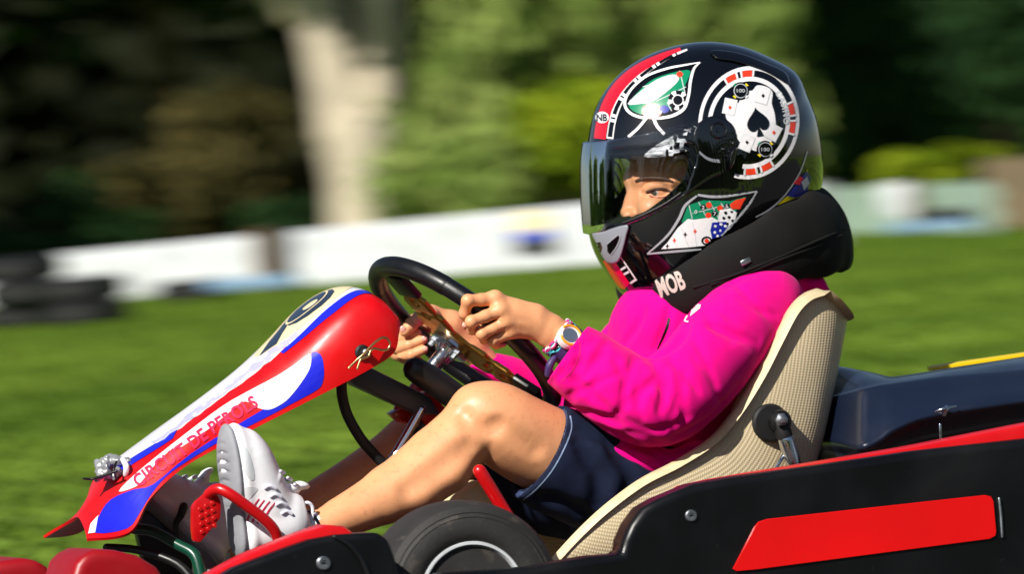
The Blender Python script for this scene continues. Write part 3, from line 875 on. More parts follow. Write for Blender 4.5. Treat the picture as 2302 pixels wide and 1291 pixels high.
def nose_patch(name, poly, mt, off, step=0.11):
    """sticker on the top face, outline in (s,t*2)"""
    bm = bmesh.new()
    vs = [bm.verts.new((p[0], p[1]*2, 0)) for p in poly]; bm.faces.new(vs); bmesh.ops.triangulate(bm, faces=bm.faces[:])
    return nose_patch_bm(name, bm, mt, off, step)
def nose_patch_bm(name, bm, mt, off, step=0.11):
    for ax in (0, 1):
        q = [v.co[ax] for v in bm.verts]; t = math.floor(min(q)/step)*step + 0.0007
        while t < max(q):
            bmesh.ops.bisect_plane(bm, geom=bm.verts[:]+bm.edges[:]+bm.faces[:], plane_co=(t, 0, 0) if ax == 0 else (0, t, 0), plane_no=(1, 0, 0) if ax == 0 else (0, 1, 0), dist=1e-6)
            t += step
    V = [nose_top(v.co.x, v.co.y/2, off) for v in bm.verts]; bm.verts.index_update()
    Fc = [tuple(v.index for v in f.verts) for f in bm.faces]; bm.free()
    o = mk(name, V, Fc, mt, nose); autosmooth(o, 60)
    return o
def ragged(s0, s1, n, t, amp, seed):
    r = random.Random(seed); return [(s0 + (s1-s0)*i/n, t + r.uniform(-amp, amp)) for i in range(n+1)]
base = ragged(2.3, 8.6, 46, 0.66, 0.035, 3) + [(8.9, 0.45), (9.05, 0.1), (9.0, -0.3), (8.7, -0.62)] + ragged(8.5, 2.3, 30, -0.70, 0.02, 5) + [(2.0, -0.3), (2.0, 0.3)]
nose_patch('white_plate_sticker', base, M_white, 0.0006)
nose_patch('blue_edge_stripe', [(5.6, 0.66), (7.0, 0.62), (8.45, 0.60), (8.55, 0.74), (8.4, 0.80), (7.0, 0.82), (5.6, 0.76)], M_blue, 0.0009)
nose_patch('lilac_worn_print', ragged(2.8, 6.2, 26, 0.62, 0.05, 8) + ragged(6.2, 2.8, 22, 0.34, 0.14, 9), M_lilac, 0.0011)
nose_patch('blue_corner_print', [(2.0, 0.45), (2.5, 0.50), (3.2, 0.62), (3.0, 0.86), (2.2, 0.90), (1.9, 0.7)], M_blue, 0.0010)
def oval(s0, t0, rs, rt, n=40): return [(s0 + rs*math.cos(2*math.pi*i/n), t0 + rt*math.sin(2*math.pi*i/n)) for i in range(n)]
nose_patch('cream_number_disc', oval(6.95, -0.03, 1.62, 0.58), M_cream, 0.0012)
# the number, upright when read from the front
bm = text_bm('9', lambda x, y: (0, 0), bold=False)
bm.free()
def num_map(x, y): return (5.55 + y*2.15, 2*(-0.44 + x*0.80))
bm = text_bm('9', num_map, bold=True)
nose_patch_bm('number_nine', bm, M_ink, 0.0016, 0.09)
def nose_ring(name, s0, t0, rs, rt, w, mt, off, a0=0, a1=360):
    bm = bmesh.new(); n = 48; vs = []
    for i in range(n+1):
        a = math.radians(a0 + (a1-a0)*i/n); vs.append((bm.verts.new((s0 + rs*math.cos(a), 2*(t0 + rt*math.sin(a)), 0)), bm.verts.new((s0 + (rs-w)*math.cos(a), 2*(t0 + (rt-w*rt/rs)*math.sin(a)), 0))))
    for i in range(n): bm.faces.new((vs[i][0], vs[i+1][0], vs[i+1][1], vs[i][1]))
    return nose_patch_bm(name, bm, mt, off, 0.2)
nose_ring('number_outline', 7.02, -0.06, 0.66, 0.33, 0.06, M_cream, 0.0020)
# side stickers
decal([[(702,793),(722,800),(728,830),(726,856),(714,876),(660,906),(608,934),(500,990),(420,1038),(372,1074),(338,1116),(314,1155),(286,1190),(214,1200),(224,1160),(250,1124),(300,1102),(345,1090),(430,1020),(560,940),(640,890),(690,830)]], nose_bv, M_blue, 'blue_swoosh_sticker', nose, 0.0007, 7.0, 3)
decal([[(694,797),(700,806),(696,830),(678,860),(650,895),(628,912),(604,922),(580,918),(566,908),(545,905),(520,925),(470,965),(440,985),(405,1008),(386,1012),(350,1045),(318,1085),(300,1098),(268,1106),(300,1072),(345,1034),(420,975),(500,915),(560,880),(620,848),(660,822)]], nose_bv, M_white, 'white_swoosh_sticker', nose, 0.0010, 7.0, 3)
decal([[(222,1160),(214,1200),(198,1202),(204,1180)]], nose_bv, M_white, 'white_tip_sticker', nose, 0.0012)
tp = cr(np.array([(312,1098),(345,1073),(382,1048),(425,1018),(480,977),(530,945),(582,913)], float), 8)
tl = np.concatenate([[0], np.cumsum(np.linalg.norm(np.diff(tp, axis=0), axis=1))])
def tmap(x, y):
    s_ = x*tl[-1]; px_ = np.interp(s_, tl, tp[:, 0]); py_ = np.interp(s_, tl, tp[:, 1])
    qx = np.interp(s_+3, tl, tp[:, 0]) - np.interp(s_-3, tl, tp[:, 0]); qy = np.interp(s_+3, tl, tp[:, 1]) - np.interp(s_-3, tl, tp[:, 1])
    q = math.hypot(qx, qy); return (px_ + qy/q*27*y, py_ - qx/q*27*y)
decal_bm(text_bm('CIRCUIT DE PEROLS', tmap, True, 1.08), nose_bv, M_pinkred, 'circuit_lettering', nose, 0.0014, 9.0)
# washer, pin and R-clip that hold the fairing
p0 = K(814, 792, 0.118)
lathe('fixing_washer', p0, LV, [(-0.01, 0.010), (0.002, 0.0105), (0.004, 0.008), (0.004, 0)], M_rubber, nose, 24)
lathe('fixing_pin', K(821, 793, 0.123), LV, [(-0.01, 0.0052), (0.006, 0.0052), (0.008, 0.003), (0.008, 0)], M_steel, nose, 16)
pxtube('retaining_clip', [(784,828,0.130,2.6),(801,811,0.130,2.8),(817,797,0.132,2.8),(839,774,0.130,2.8),(858,760,0.128,2.8),(870,762,0.128,2.8),(877,774,0.128,2.8),(872,785,0.128,2.8),(860,788,0.129,2.8),(842,784,0.130,2.8),(833,790,0.131,2.8),(828,801,0.131,2.8),(812,808,0.131,2.8),(807,818,0.131,2.8),(803,830,0.131,2.6)], M_brass, nose, n=5, seg=8)
# taped bracket at the front of the plate
br = Sdf(K(190,1095,0.12) - 0.02, K(345,1010,-0.06) + 0.02, 0.0016) if False else None
lo_ = np.min([K(180,1100,0.14), K(350,1000,-0.10), K(180,1000,-0.1), K(350,1100,0.14)], axis=0) - 0.01; hi_ = np.max([K(180,1100,0.14), K(350,1000,-0.10), K(180,1000,-0.1), K(350,1100,0.14)], axis=0) + 0.01
br = Sdf(lo_, hi_, 0.0016)
for px_, py_, l_, r_ in [(232,1050,0.03,18),(252,1044,0.02,20),(276,1046,0.03,17),(298,1054,0.04,12),(238,1064,0.05,16),(262,1066,0.05,15),(224,1074,0.05,10)]:
    q_ = rng.normal(size=(3, 3)); q_[1] -= q_[0]*(q_[0] @ q_[1])/(q_[0] @ q_[0]); q_[2] = np.cross(q_[0], q_[1])
    br.rbox(K(px_, py_, l_), q_, (r_*PX*1.15, r_*PX*0.9, r_*PX*0.55), 0.0025, 0.003)
br.noise(0.0016, 300, 4); br.noise(0.0008, 700, 6)
br.obj('taped_bracket', mat('silver_tape', (150, 152, 154), 0.3, metal=0.3, dirt=(60, (30, 30, 32), 0.55)), nose)
pxtube('cable_tie', [(262,1040,0.06,3),(256,1058,0.072,3.2),(262,1076,0.066,3)], M_blackp, nose, n=4, seg=8)
pxtube('bracket_tape', [(276,1034,0.05,6),(284,1050,0.066,7),(282,1068,0.06,6)], M_white, nose, n=4, seg=10)
pxtube('bracket_wire', [(188,1077,0.05,2.5),(206,1078,0.05,3),(226,1072,0.06,3.5),(262,1060,0.075,3.5)], M_blackp, nose, n=4, seg=8)

# ---- bars behind the nose
slab('fairing_bar', [(786,852),(834,826),(968,893),(992,934),(940,930),(800,866)], 0.035, 0.035, M_greyframe, KROOT, bev=0.004)
pxtube('cable_hose', [(768,850,0.03,12),(769,890,0.03,12),(782,936,0.03,12),(812,988,0.03,12),(845,1026,0.03,12),(880,1062,0.03,12)], M_rubber, KROOT, n=6)
pxtube('column_pad', [(934,832,0.06,28),(975,858,0.06,31),(1044,908,0.06,30)], M_blackp, KROOT, n=5, seg=24)
slab('column_bracket', [(926,908),(962,876),(1030,944),(990,986),(960,960)], 0.02, 0.05, M_reddark, KROOT, bev=0.004)
slab('column_bracket', [(880,930),(934,900),(960,960),(905,950)], -0.02, 0.03, M_reddark, KROOT, bev=0.004)

# ---- steering wheel
NW = nrm(RV*0.584 + UV*0.756 + fw*0.295)
WCN = K(1045, 757, 0.0)
E1 = nrm(LV - NW*(NW @ LV)); E2 = np.cross(NW, E1); E2 = E2 if E2 @ ZV > 0 else -E2
stw = empty('steering_wheel', WCN, None, None); stw.parent = KROOT; stw.location = Vector(WCN - ORG[KROOT])
RW = 0.152
def rimpt(a): return WCN + RW*(math.cos(a)*E1 + math.sin(a)*E2)
def arc(a0, a1, n): return np.array([rimpt(math.radians(a0 + (a1-a0)*i/n)) for i in range(n+1)])
tube('rim_top', arc(40, 128, 40), 0.0140, M_blackp, stw, 20)
tube('rim_grip', arc(-60, 39.6, 44), 0.0134, M_leather, stw, 20)
tube('rim_grip', arc(128.4, 300, 70), 0.0134, M_leather, stw, 20)
hub = plane_hit(1022, 764, WCN, NW)
def spoke_sdf():
    lo = WCN - 0.175; hi = WCN + 0.175
    f = Sdf(lo, hi, 0.0016)
    for ex, ey in ((908,636),(1190,872)):
        e = plane_hit(ex, ey, WCN, NW); d = e - hub; Ln = np.linalg.norm(d); d = d/Ln; sd = np.cross(NW, d)
        for q0, q1, w_ in ((0.0, 0.45, 0.030), (0.3, 0.75, 0.024), (0.6, 1.02, 0.019)):
            f.rbox(hub + d*Ln*(q0+q1)/2 - NW*0.004, (d, sd, NW), (Ln*(q1-q0)/2, w_, 0.0024), 0.0015, 0.014)
        for q in (0.50, 0.72, 0.90): 
            c_ = hub + d*Ln*q; f.cone(c_ - NW*0.02, c_ + NW*0.02, 0.0085, 0.0085, 0.0008, 'sub')
    f.cone(hub - NW*0.006, hub - NW*0.002, 0.036, 0.036, 0.0, 'add')
    return f
sp = spoke_sdf()
sl_, X_, Y_, Z_ = sp.full()
hd = ((X_-hub[0])*NW[0] + (Y_-hub[1])*NW[1] + (Z_-hub[2])*NW[2])
sp.a = np.maximum(sp.a, np.maximum(hd - 0.0, -0.0085 - hd).astype(np.float32))
sp.obj('spoke_plate', M_gold, stw)
for ex, ey in ((908,636),(1190,872)):
    e = plane_hit(ex, ey, WCN, NW); d = nrm(e - hub); V, Fc = box_geo(e - NW*0.004, d*0.022, np.cross(NW, d)*0.024, NW*0.0055); bevel(mk('spoke_clamp', V, Fc, M_blackp, stw), 0.003, 2)
hb = lathe('hub_flange', hub - NW*0.010, -NW, [(-0.002, 0.030), (0.006, 0.031), (0.008, 0.028), (0.009, 0.018), (0.016, 0.015), (0.016, 0)], M_chrome, stw, 40)
for q in range(3):
    a = math.radians(100 + 120*q); c_ = hub - NW*0.018 + 0.0235*(math.cos(a)*E1 + math.sin(a)*E2)
    lathe('hub_bolt', c_, -NW, [(-0.004, 0.0065), (0.004, 0.0065), (0.0045, 0.004), (0.012, 0.0038), (0.0125, 0)], M_steel, hb, 6)
tube('steering_column', [hub - NW*0.012, hub - NW*0.062], 0.0115, M_chrome, KROOT, 24)
tube('steering_column', [hub - NW*0.060, hub - NW*0.072], 0.0135, M_steel, KROOT, 24)
cl = np.array([hub - NW*0.07, hub - NW*0.10, hub - NW*0.13])
tube('column_shaft', cl, 0.0105, M_reddark, KROOT, 20)
pxtube('column_lower', [(948,920,0.03,11),(920,972,0.03,12),(884,1034,0.03,12)], M_chrome, KROOT, n=4)
pxtube('column_sleeve', [(966,930,0.0,24),(930,990,0.0,24),(886,1050,0.0,24)], M_blackp, KROOT, n=4, seg=20)

# ---- pedals and pedal frame
ped = slab('brake_pedal', [(433,1140),(441,1128),(470,1104),(480,1104),(492,1116),(498,1132),(496,1166),(484,1182),(450,1222),(436,1218),(432,1190)], 0.188, 0.012, M_reddark, KROOT, bev=0.003)
for q in range(4):
    for w_ in range(3):
        c_ = K(450 + w_*14 + q*1.5, 1146 + q*17 - w_*7, 0.1885)
        V, Fc = box_geo(c_, nrm(-FV + ZV*0.5)*0.0028, nrm(ZV + FV*0.5)*0.0028, LV*0.0012); bevel(mk('pedal_stud', V, Fc, M_reddark, ped), 0.0006, 1)
pxtube('pedal_arm', [(468,1112,0.186,11),(480,1103,0.196,12),(496,1101,0.206,12.5),(521,1114,0.214,12.5),(554,1138,0.216,12.5),(587,1163,0.216,12.5),(612,1187,0.214,12.5),(624,1212,0.210,12),(632,1262,0.20,12)], M_reddark, ped, n=6, seg=16)
pxtube('pedal_frame', [(300,1190,0.02,12),(345,1196,0.04,12),(400,1226,0.07,12),(438,1250,0.09,13),(452,1300,0.10,13)], M_green, KROOT, n=5)
pxtube('throttle_pedal', [(400,1215,-0.08,8),(396,1180,-0.08,7),(407,1158,-0.08,9),(413,1140,-0.08,10)], M_blackp, KROOT, n=5)
pxtube('front_bar', [(240,1232,0.04,9),(310,1238,0.06,9),(400,1270,0.10,10),(450,1330,0.14,10)], M_blackp, KROOT, n=5)
slab('steering_tie_rod', [(300,1160),(330,1150),(440,1235),(430,1300),(330,1290)], -0.10, 0.02, M_blackp, KROOT, bev=0.003)
# ================================================================== the driver
DRV = empty('person', K(1500, 1150, 0.0), 'child driver in pink hoodie and dark denim shorts gripping the steering wheel', 'person')
def box_px(pts, pad):
    P = np.array([K(*p) for p in pts]); return P.min(0) - pad, P.max(0) + pad
def corners(x0, x1, y0, y1, l0, l1): return [(x, y, l) for x in (x0, x1) for y in (y0, y1) for l in (l0, l1)]

geos = []
# ---- left hand, wrist and forearm
f = Sdf(*box_px(corners(1010, 1420, 630, 900, 0.09, 0.23), 0.012), 0.0011)
W = KR(1236, 744, 0.170, 35)
f.chain([KR(1420, 890, 0.205, 42), KR(1320, 812, 0.178, 38), KR(1262, 762, 0.170, 33), W], 0.008, sq=(LV, 0.82))
f.chain([W, KR(1205, 722, 0.170, 31), KR(1160, 708, 0.170, 28)], 0.010, sq=(LV, 0.72))
mcp = [KR(1112, 673, 0.166, 16), KR(1123, 700, 0.174, 15.5), KR(1135, 725, 0.173, 15), KR(1146, 747, 0.167, 13.5)]
car = [KR(1200, 706, 0.166, 19), KR(1200, 718, 0.170, 19), KR(1202, 732, 0.170, 18), KR(1206, 744, 0.166, 16)]
for c_, m_ in zip(car, mcp): f.cone(c_[:3], m_[:3], c_[3], m_[3], 0.012)
pip = [KR(1052, 677, 0.170, 13.2), KR(1060, 724, 0.177, 12.6), KR(1083, 750, 0.174, 12.2), KR(1106, 768, 0.166, 11)]
dip = [KR(1044, 706, 0.158, 12), KR(1062, 742, 0.156, 11), KR(1089, 763, 0.154, 10.6), KR(1115, 776, 0.150, 9.8)]
tip = [KR(1056, 724, 0.140, 10.6), KR(1082, 748, 0.138, 9.8), KR(1108, 762, 0.138, 9.6), KR(1130, 773, 0.136, 9)]
hand2 = Sdf(f.lo, f.lo + f.v*(f.n-1), f.v)
for q in range(4):
    g = Sdf(*box_px([tuple(topx(p[:3])) + (lat(p[:3]),) for p in (mcp[q], pip[q], dip[q], tip[q])], 0.022), f.v)
    g.chain([mcp[q], mcp[q]*0.5 + pip[q]*0.5 - np.array([0, 0, 0, 0.9*PX]), pip[q]], 0.004)
    g.cone(pip[q][:3], pip[q][:3]*0.999 + dip[q][:3]*0.001, pip[q][3]*1.01, pip[q][3]*1.01, 0.003)
    g.chain([pip[q], dip[q], tip[q]], 0.004)
    # knuckle wrinkles
    # merge the finger into the hand with a tight seam so the gaps between fingers stay visible
    i0 = np.round((g.lo - f.lo)/f.v).astype(int); 
    a0 = np.maximum(i0, 0); b0 = np.minimum(i0 + g.n, f.n); sl = tuple(slice(x, y) for x, y in zip(a0, b0)); sg = tuple(slice(x-i, y-i) for x, y, i in zip(a0, b0, i0))
    f.put(sl, g.a[sg], 0.0018, 'add')
for c_, m_ in zip(car, mcp): f.chain([[*(c_[:3]*0.7 + m_[:3]*0.3 + LV*c_[3]*0.62), 0.0030], [*(m_[:3] + LV*m_[3]*0.70), 0.0034]], 0.008)      # tendons
for m_ in mcp: f.ell(m_[:3] + LV*m_[3]*0.30 + ZV*0.002, (FV, LV, ZV), (0.0092, 0.0088, 0.0092), 0.010)
f.chain([KR(1200, 736, 0.148, 20), KR(1140, 728, 0.132, 16.5), KR(1085, 736, 0.124, 13)], 0.010)
f.chain([KR(1085, 736, 0.124, 13), KR(1050, 731, 0.128, 11)], 0.004)
# skin creases: between the knuckles and on the wrist
for path in ([(1124,714),(1106,724),(1088,735),(1074,742)], [(1136,738),(1122,746),(1106,757),(1094,764)]):
    f.crease(path, 0.0018, 0.0016, 0.002)


geos.append(f.geo())
# ---- right hand and forearm
f = Sdf(*box_px(corners(870, 1150, 670, 860, -0.23, -0.08), 0.012), 0.0011)
f.chain([KR(1120, 850, -0.18, 34), KR(1060, 780, -0.172, 30), KR(1015, 728, -0.166, 27)], 0.008)
f.chain([KR(1015, 728, -0.166, 27), KR(965, 716, -0.168, 28), KR(925, 740, -0.180, 24)], 0.012)
f.chain([KR(925, 740, -0.180, 24), KR(905, 770, -0.182, 20), KR(912, 792, -0.178, 17)], 0.012)
f.chain([KR(970, 708, -0.148, 18), KR(945, 714, -0.126, 15.5), KR(926, 728, -0.116, 14), KR(910, 746, -0.114, 12)], 0.006)
for pts in ([KR(890, 762, -0.176, 14), KR(902, 762, -0.142, 12.5), KR(922, 756, -0.124, 11.5), KR(938, 750, -0.122, 10)],
            [KR(884, 782, -0.172, 14), KR(896, 784, -0.140, 13), KR(920, 776, -0.120, 12.5), KR(950, 764, -0.114, 11)],
            [KR(892, 799, -0.170, 13.5), KR(905, 802, -0.138, 12.5), KR(925, 798, -0.118, 11.8), KR(951, 787, -0.112, 10.6)],
            [KR(905, 806, -0.175, 12), KR(920, 814, -0.148, 11), KR(942, 812, -0.130, 9.6)]):
    f.chain(pts, 0.0022)
geos.append(f.geo())
nails = [((1046,731),0.140,(0.0050,0.0035,0.0042)), ((953,762),-0.108,(0.0052,0.003,0.0050)), ((955,785),-0.106,(0.0050,0.003,0.0047)), ((906,741),-0.108,(0.0055,0.003,0.006))]
# ---- legs
f = Sdf(*box_px(corners(560, 1540, 850, 1290, -0.20, 0.20), 0.02), 0.0021)
# left: thigh, knee, shin, ankle, foot
f.chain([KR(1480, 1110, 0.09, 84), KR(1330, 1056, 0.110, 82), KR(1220, 1010, 0.122, 84), KR(1140, 966, 0.132, 76), KR(1106, 938, 0.132, 66)], 0.02, n=4)
f.chain([KR(1102, 938, 0.132, 64), KR(1060, 966, 0.132, 60), KR(1010, 1012, 0.132, 62), KR(950, 1062, 0.134, 60), KR(880, 1112, 0.140, 52), KR(800, 1152, 0.146, 40), KR(730, 1182, 0.150, 32), KR(660, 1212, 0.150, 30), KR(600, 1222, 0.150, 28)], 0.012, n=4)
f.ell(K(1086, 920, 0.132), (nrm(FV - ZV*0.4), LV, ZV), (0.029, 0.034, 0.030), 0.03)           # kneecap
f.ell(K(1056, 946, 0.136), (FV, LV, ZV), (0.014, 0.016, 0.016), 0.02)                            # below the kneecap
#                               # hollow of the knee
f.chain([KR(1010, 1062, 0.150, 44), KR(940, 1104, 0.150, 40), KR(880, 1128, 0.148, 32)], 0.02)   # calf
f.chain([KR(1050, 925, 0.128, 20), KR(960, 1004, 0.126, 20), KR(860, 1082, 0.134, 18), KR(760, 1150, 0.144, 16)], 0.02)   # shin bone
for path, r_, d_ in (([(1044,936),(1060,956),(1086,964),(1110,956)], 0.010, 0.0007), ([(1130,960),(1165,985),(1200,1010)], 0.016, 0.0009), ([(1050,1005),(990,1052),(920,1100)], 0.016, 0.0010)):
    f.crease(path, r_, d_, 0.016)
# right leg
f.chain([KR(1380, 1130, -0.09, 84), KR(1100, 1050, -0.12, 78), KR(960, 1012, -0.126, 66), KR(925, 1004, -0.126, 58)], 0.02, n=4)
f.chain([KR(922, 1004, -0.126, 58), KR(868, 1040, -0.126, 54), KR(800, 1088, -0.126, 54), KR(720, 1132, -0.126, 48), KR(640, 1172, -0.126, 38), KR(570, 1208, -0.126, 30), KR(505, 1240, -0.126, 28)], 0.012, n=4)
geos.append(f.geo())
# ---- head and neck
f = Sdf(*box_px(corners(1390, 1700, 280, 680, -0.09, 0.09), 0.01), 0.0012)
HC = K(1548, 398, 0.0)
f.ell(HC, (nrm(FV - ZV*0.15), LV, nrm(ZV + FV*0.15)), (0.085, 0.068, 0.104), 0.01)
f.ell(K(1510, 470, 0.0), (FV, LV, ZV), (0.062, 0.054, 0.070), 0.03)
f.chain([KR(1436, 420, 0, 9), KR(1420, 452, 0, 10), KR(1409, 478, 0, 14)], 0.012)
f.ell(K(1416, 484, 0.012), (FV, LV, ZV), (0.010, 0.008, 0.008), 0.006); f.ell(K(1416, 484, -0.012), (FV, LV, ZV), (0.010, 0.008, 0.008), 0.006)
f.chain([KR(1432, 402, 0.0, 10), KR(1440, 400, 0.020, 10), KR(1478, 398, 0.044, 9), KR(1512, 408, 0.060, 7)], 0.014)
f.chain([KR(1425, 402, -0.004, 10), mir(K(1440, 400, 0.020)).tolist() + [9*PX], mir(K(1478, 398, 0.044)).tolist() + [9*PX]], 0.014)
f.ell(K(1470, 470, 0.044), (FV, LV, ZV), (0.022, 0.020, 0.020), 0.02)
eyeL = K(1481, 431, 0.0395)
for ec_ in (eyeL, mir(eyeL)):
    f.ell(ec_ + FV*0.004, (FV, LV, ZV), (0.020, 0.016, 0.0115), 0.010, 'sub')
    f.ell(ec_ - FV*0.003, (FV, LV, ZV), (0.0128, 0.0135, 0.0120), 0.004)
for sg in (1, -1):                                          # eyelids
    for pts, r_ in (([(1454,428,.0),(1468,419,.0),(1488,417.5,.0),(1508,426,.0)], 0.0038), ([(1456,441,.0),(1474,447,.0),(1492,446,.0),(1510,439,.0)], 0.0036)):
        A_ = []
        for x, y, _ in pts:
            d_ = ray(x, y); d_ = d_/np.linalg.norm(d_); oc = CAM - eyeL; bq = oc @ d_; cq = oc @ oc - 0.0118**2; dq = bq*bq - cq
            p_ = CAM + d_*(-bq - math.sqrt(dq)) if dq > 0 else CAM + d_*(-bq)
            p_ = p_ if sg > 0 else mir(p_); A_.append([*p_, r_])
        f.chain(np.array(A_), 0.006, n=3)
f.chain([KR(1424, 500, 0.010, 5), KR(1421, 503, 0, 5.5)], 0.004)
f.ell(K(1432, 508, 0), (FV, LV, ZV), (0.014, 0.022, 0.009), 0.012)
f.ell(K(1440, 545, 0), (FV, LV, ZV), (0.020, 0.024, 0.018), 0.02)
f.chain([KR(1560, 540, 0, 80), KR(1600, 670, 0, 78)], 0.03)
geos.append(f.geo())
# ---- torso core and upper arms under the hoodie
f = Sdf(*box_px(corners(1180, 1800, 600, 1180, -0.24, 0.26), 0.02), 0.005)
f.chain([KR(1600, 640, 0, 70), KR(1570, 740, 0, 92), KR(1510, 860, 0, 98), KR(1500, 1000, 0, 95), KR(1500, 1090, 0, 95)], 0.03, sq=(LV, 1.25))
f.chain([KR(1700, 700, 0.13, 60), KR(1480, 915, 0.21, 48), KR(1400, 880, 0.20, 42)], 0.02)
f.chain([KR(1550, 715, -0.13, 58), KR(1270, 905, -0.20, 45), KR(1110, 842, -0.178, 34)], 0.02)
geos.append(f.geo())
V = np.concatenate([g[0] for g in geos]); o_ = 0; Q = []
for g in geos: Q.append(g[1] + o_); o_ += len(g[0])
body = mk('body', V, np.ascontiguousarray(np.concatenate(Q)), M_skin, DRV)
def ellipsoid(name, c, axes, rad, mt, parent, seg=20):
    V = []; Fc = []; n = seg//2; A = [nrm(a) for a in axes]
    for i in range(n+1):
        th = math.pi*i/n
        for j in range(seg):
            ph = 2*math.pi*j/seg
            V.append(np.asarray(c) + A[0]*rad[0]*math.sin(th)*math.cos(ph) + A[1]*rad[1]*math.sin(th)*math.sin(ph) + A[2]*rad[2]*math.cos(th))
    for i in range(n):
        for j in range(seg): Fc.append((i*seg+j, i*seg+(j+1) % seg, (i+1)*seg+(j+1) % seg, (i+1)*seg+j))
    return mk(name, V, Fc, mt, parent)
bbv = bvh(body)
def onbody(px, py):
    d = nrm(ray(px, py)); h, nn, i_, di = bbv.ray_cast(Vector(CAM + d*8), Vector(d), 4.0)
    return (np.array(h), np.array(nn)) if h else (None, None)
for (npx, l_, rad) in nails:
    p, nn = onbody(*npx)
    if p is not None: ellipsoid('finger_nail', p - nn*0.0012, (RV, nn, UV), (rad[0]*0.8, 0.0018, rad[2]*0.8), M_nail, body, 14)
# eyes, lids and brow
for ec_, sgn in ((eyeL, 1), (mir(eyeL), -1)):
    look = nrm(FV*0.93 + LV*0.34*sgn - ZV*0.12)
    ellipsoid('eyeball', ec_, (FV, LV, ZV), (0.0118, 0.0118, 0.0118), M_eye, body, 24)
    ellipsoid('iris', ec_ + look*0.0090, (look, np.cross(look, ZV), ZV), (0.0036, 0.0064, 0.0064), M_iris, body, 18)
def lid(pts, r, mt, nm):
    A = []
    for x, y, q in pts:
        p, nn = onbody(x, y); A.append((p if p is not None else K(x, y, 0.04)) - nrm(ray(x, y))*0.0006*q)
    tube(nm, cr(np.array(A), 5), r, mt, body, 8)
lid([(1454,432,1),(1470,426,1),(1487,424.5,1),(1501,428,1),(1512,434,1)], 0.0020, M_brow, 'eyelash')
lid([(1460,440,1),(1476,444,1),(1494,443,1),(1508,436,1)], 0.0010, M_lip, 'lower_lid')
A = []
for x, y in [(1430,407),(1444,402),(1464,400),(1484,401),(1500,404),(1512,409)]:
    p, nn = onbody(x, y)
    if p is not None: A.append([*p, 0.0])
A = np.array(A)[:, :3]; A = cr(A, 5); rr = 0.0034*np.sin(np.linspace(0.5, 2.85, len(A)))**0.7
tube('eyebrow', A, rr, M_brow, body, 8)

# ---- hoodie
f = Sdf(*box_px(corners(1050, 1900, 575, 1080, -0.27, 0.30), 0.012), 0.0026)
f.chain([KR(1640, 640, 0, 70), KR(1590, 720, 0, 108), KR(1525, 820, 0, 124), KR(1480, 915, 0, 126), KR(1490, 990, 0, 108)], 0.03, sq=(LV, 1.28), n=3)
f.chain([KR(1720, 684, 0.132, 82), KR(1640, 660, 0.06, 74)], 0.04)
f.chain([KR(1552, 690, -0.135, 84), KR(1600, 660, -0.05, 74)], 0.04)
f.ell(K(1470, 730, 0.02), (FV, LV, ZV), (0.055, 0.085, 0.060), 0.04)
# hood gathered behind the neck
f.chain([KR(1740, 660, 0.10, 58), KR(1800, 650, 0.05, 42), KR(1815, 655, -0.02, 42)], 0.03)
f.chain([KR(1775, 632, 0.11, 26), KR(1830, 640, 0.10, 20), KR(1855, 662, 0.10, 16)], 0.016)
# belly and hem over the lap
f.chain([KR(1345, 915, 0.06, 78), KR(1440, 980, 0.09, 72), KR(1540, 1000, 0.10, 62)], 0.03)
f.chain([KR(1330, 930, -0.06, 74), KR(1460, 985, -0.06, 74)], 0.03)
f.chain([KR(1275, 940, 0.095, 22), KR(1345, 985, 0.140, 24), KR(1430, 1026, 0.165, 26), KR(1520, 1046, 0.170, 26), KR(1580, 1016, 0.165, 24)], 0.018, n=3)
# far sleeve
f.chain([KR(1088, 838, -0.172, 32), KR(1130, 850, -0.185, 42), KR(1200, 890, -0.20, 52), KR(1280, 905, -0.20, 56), KR(1360, 840, -0.185, 60), KR(1450, 760, -0.165, 72), KR(1552, 690, -0.135, 80)], 0.02, n=3)
# near sleeve
arm = np.array([KR(1268, 792, 0.170, 58), KR(1310, 822, 0.180, 64), KR(1370, 866, 0.198, 72), KR(1430, 902, 0.212, 75), KR(1480, 909, 0.216, 76), KR(1530, 878, 0.210, 80), KR(1590, 812, 0.192, 82), KR(1650, 744, 0.166, 84), KR(1712, 690, 0.134, 83)])
f.chain(arm, 0.022, n=4)
# folds drawn where the photograph shows them
for path, r, d in (
    ([(1420,800),(1450,803),(1485,795),(1515,777),(1538,748),(1548,712)], 0.008, 0.007),
    ([(1380,806),(1396,830),(1406,862),(1408,900)], 0.005, 0.0030),
    ([(1420,806),(1434,840),(1438,880),(1430,915)], 0.005, 0.0022),
    ([(1466,812),(1484,842),(1494,880),(1490,925)], 0.006, 0.0040),
    ([(1510,800),(1526,845),(1526,890),(1510,935)], 0.006, 0.0026),
    ([(1390,935),(1420,955),(1460,968),(1510,962),(1550,938)], 0.006, 0.0035),
    ([(1262,842),(1300,868),(1345,900),(1385,940)], 0.005, 0.0032),
    ([(1300,812),(1330,846),(1352,880)], 0.006, 0.0018),
    ([(1660,870),(1620,915),(1575,955),(1515,985)], 0.006, 0.004),
    ([(1630,648),(1660,632),(1705,614),(1745,607)], 0.004, 0.0022),
    ([(1772,610),(1795,630),(1812,655),(1818,685)], 0.004, 0.003),
    ([(1445,690),(1430,735),(1404,775)], 0.006, 0.004),
    ([(1505,692),(1494,745),(1470,795)], 0.006, 0.004),
    ([(1380,975),(1430,1000),(1480,1016),(1540,1022)], 0.005, 0.004),
    ([(1290,930),(1325,958),(1370,985),(1415,1003)], 0.005, 0.003),
    ([(1126,818),(1122,850),(1128,886)], 0.003, 0.002),
    ):
    f.crease(path, r, d*1.15, 0.008)
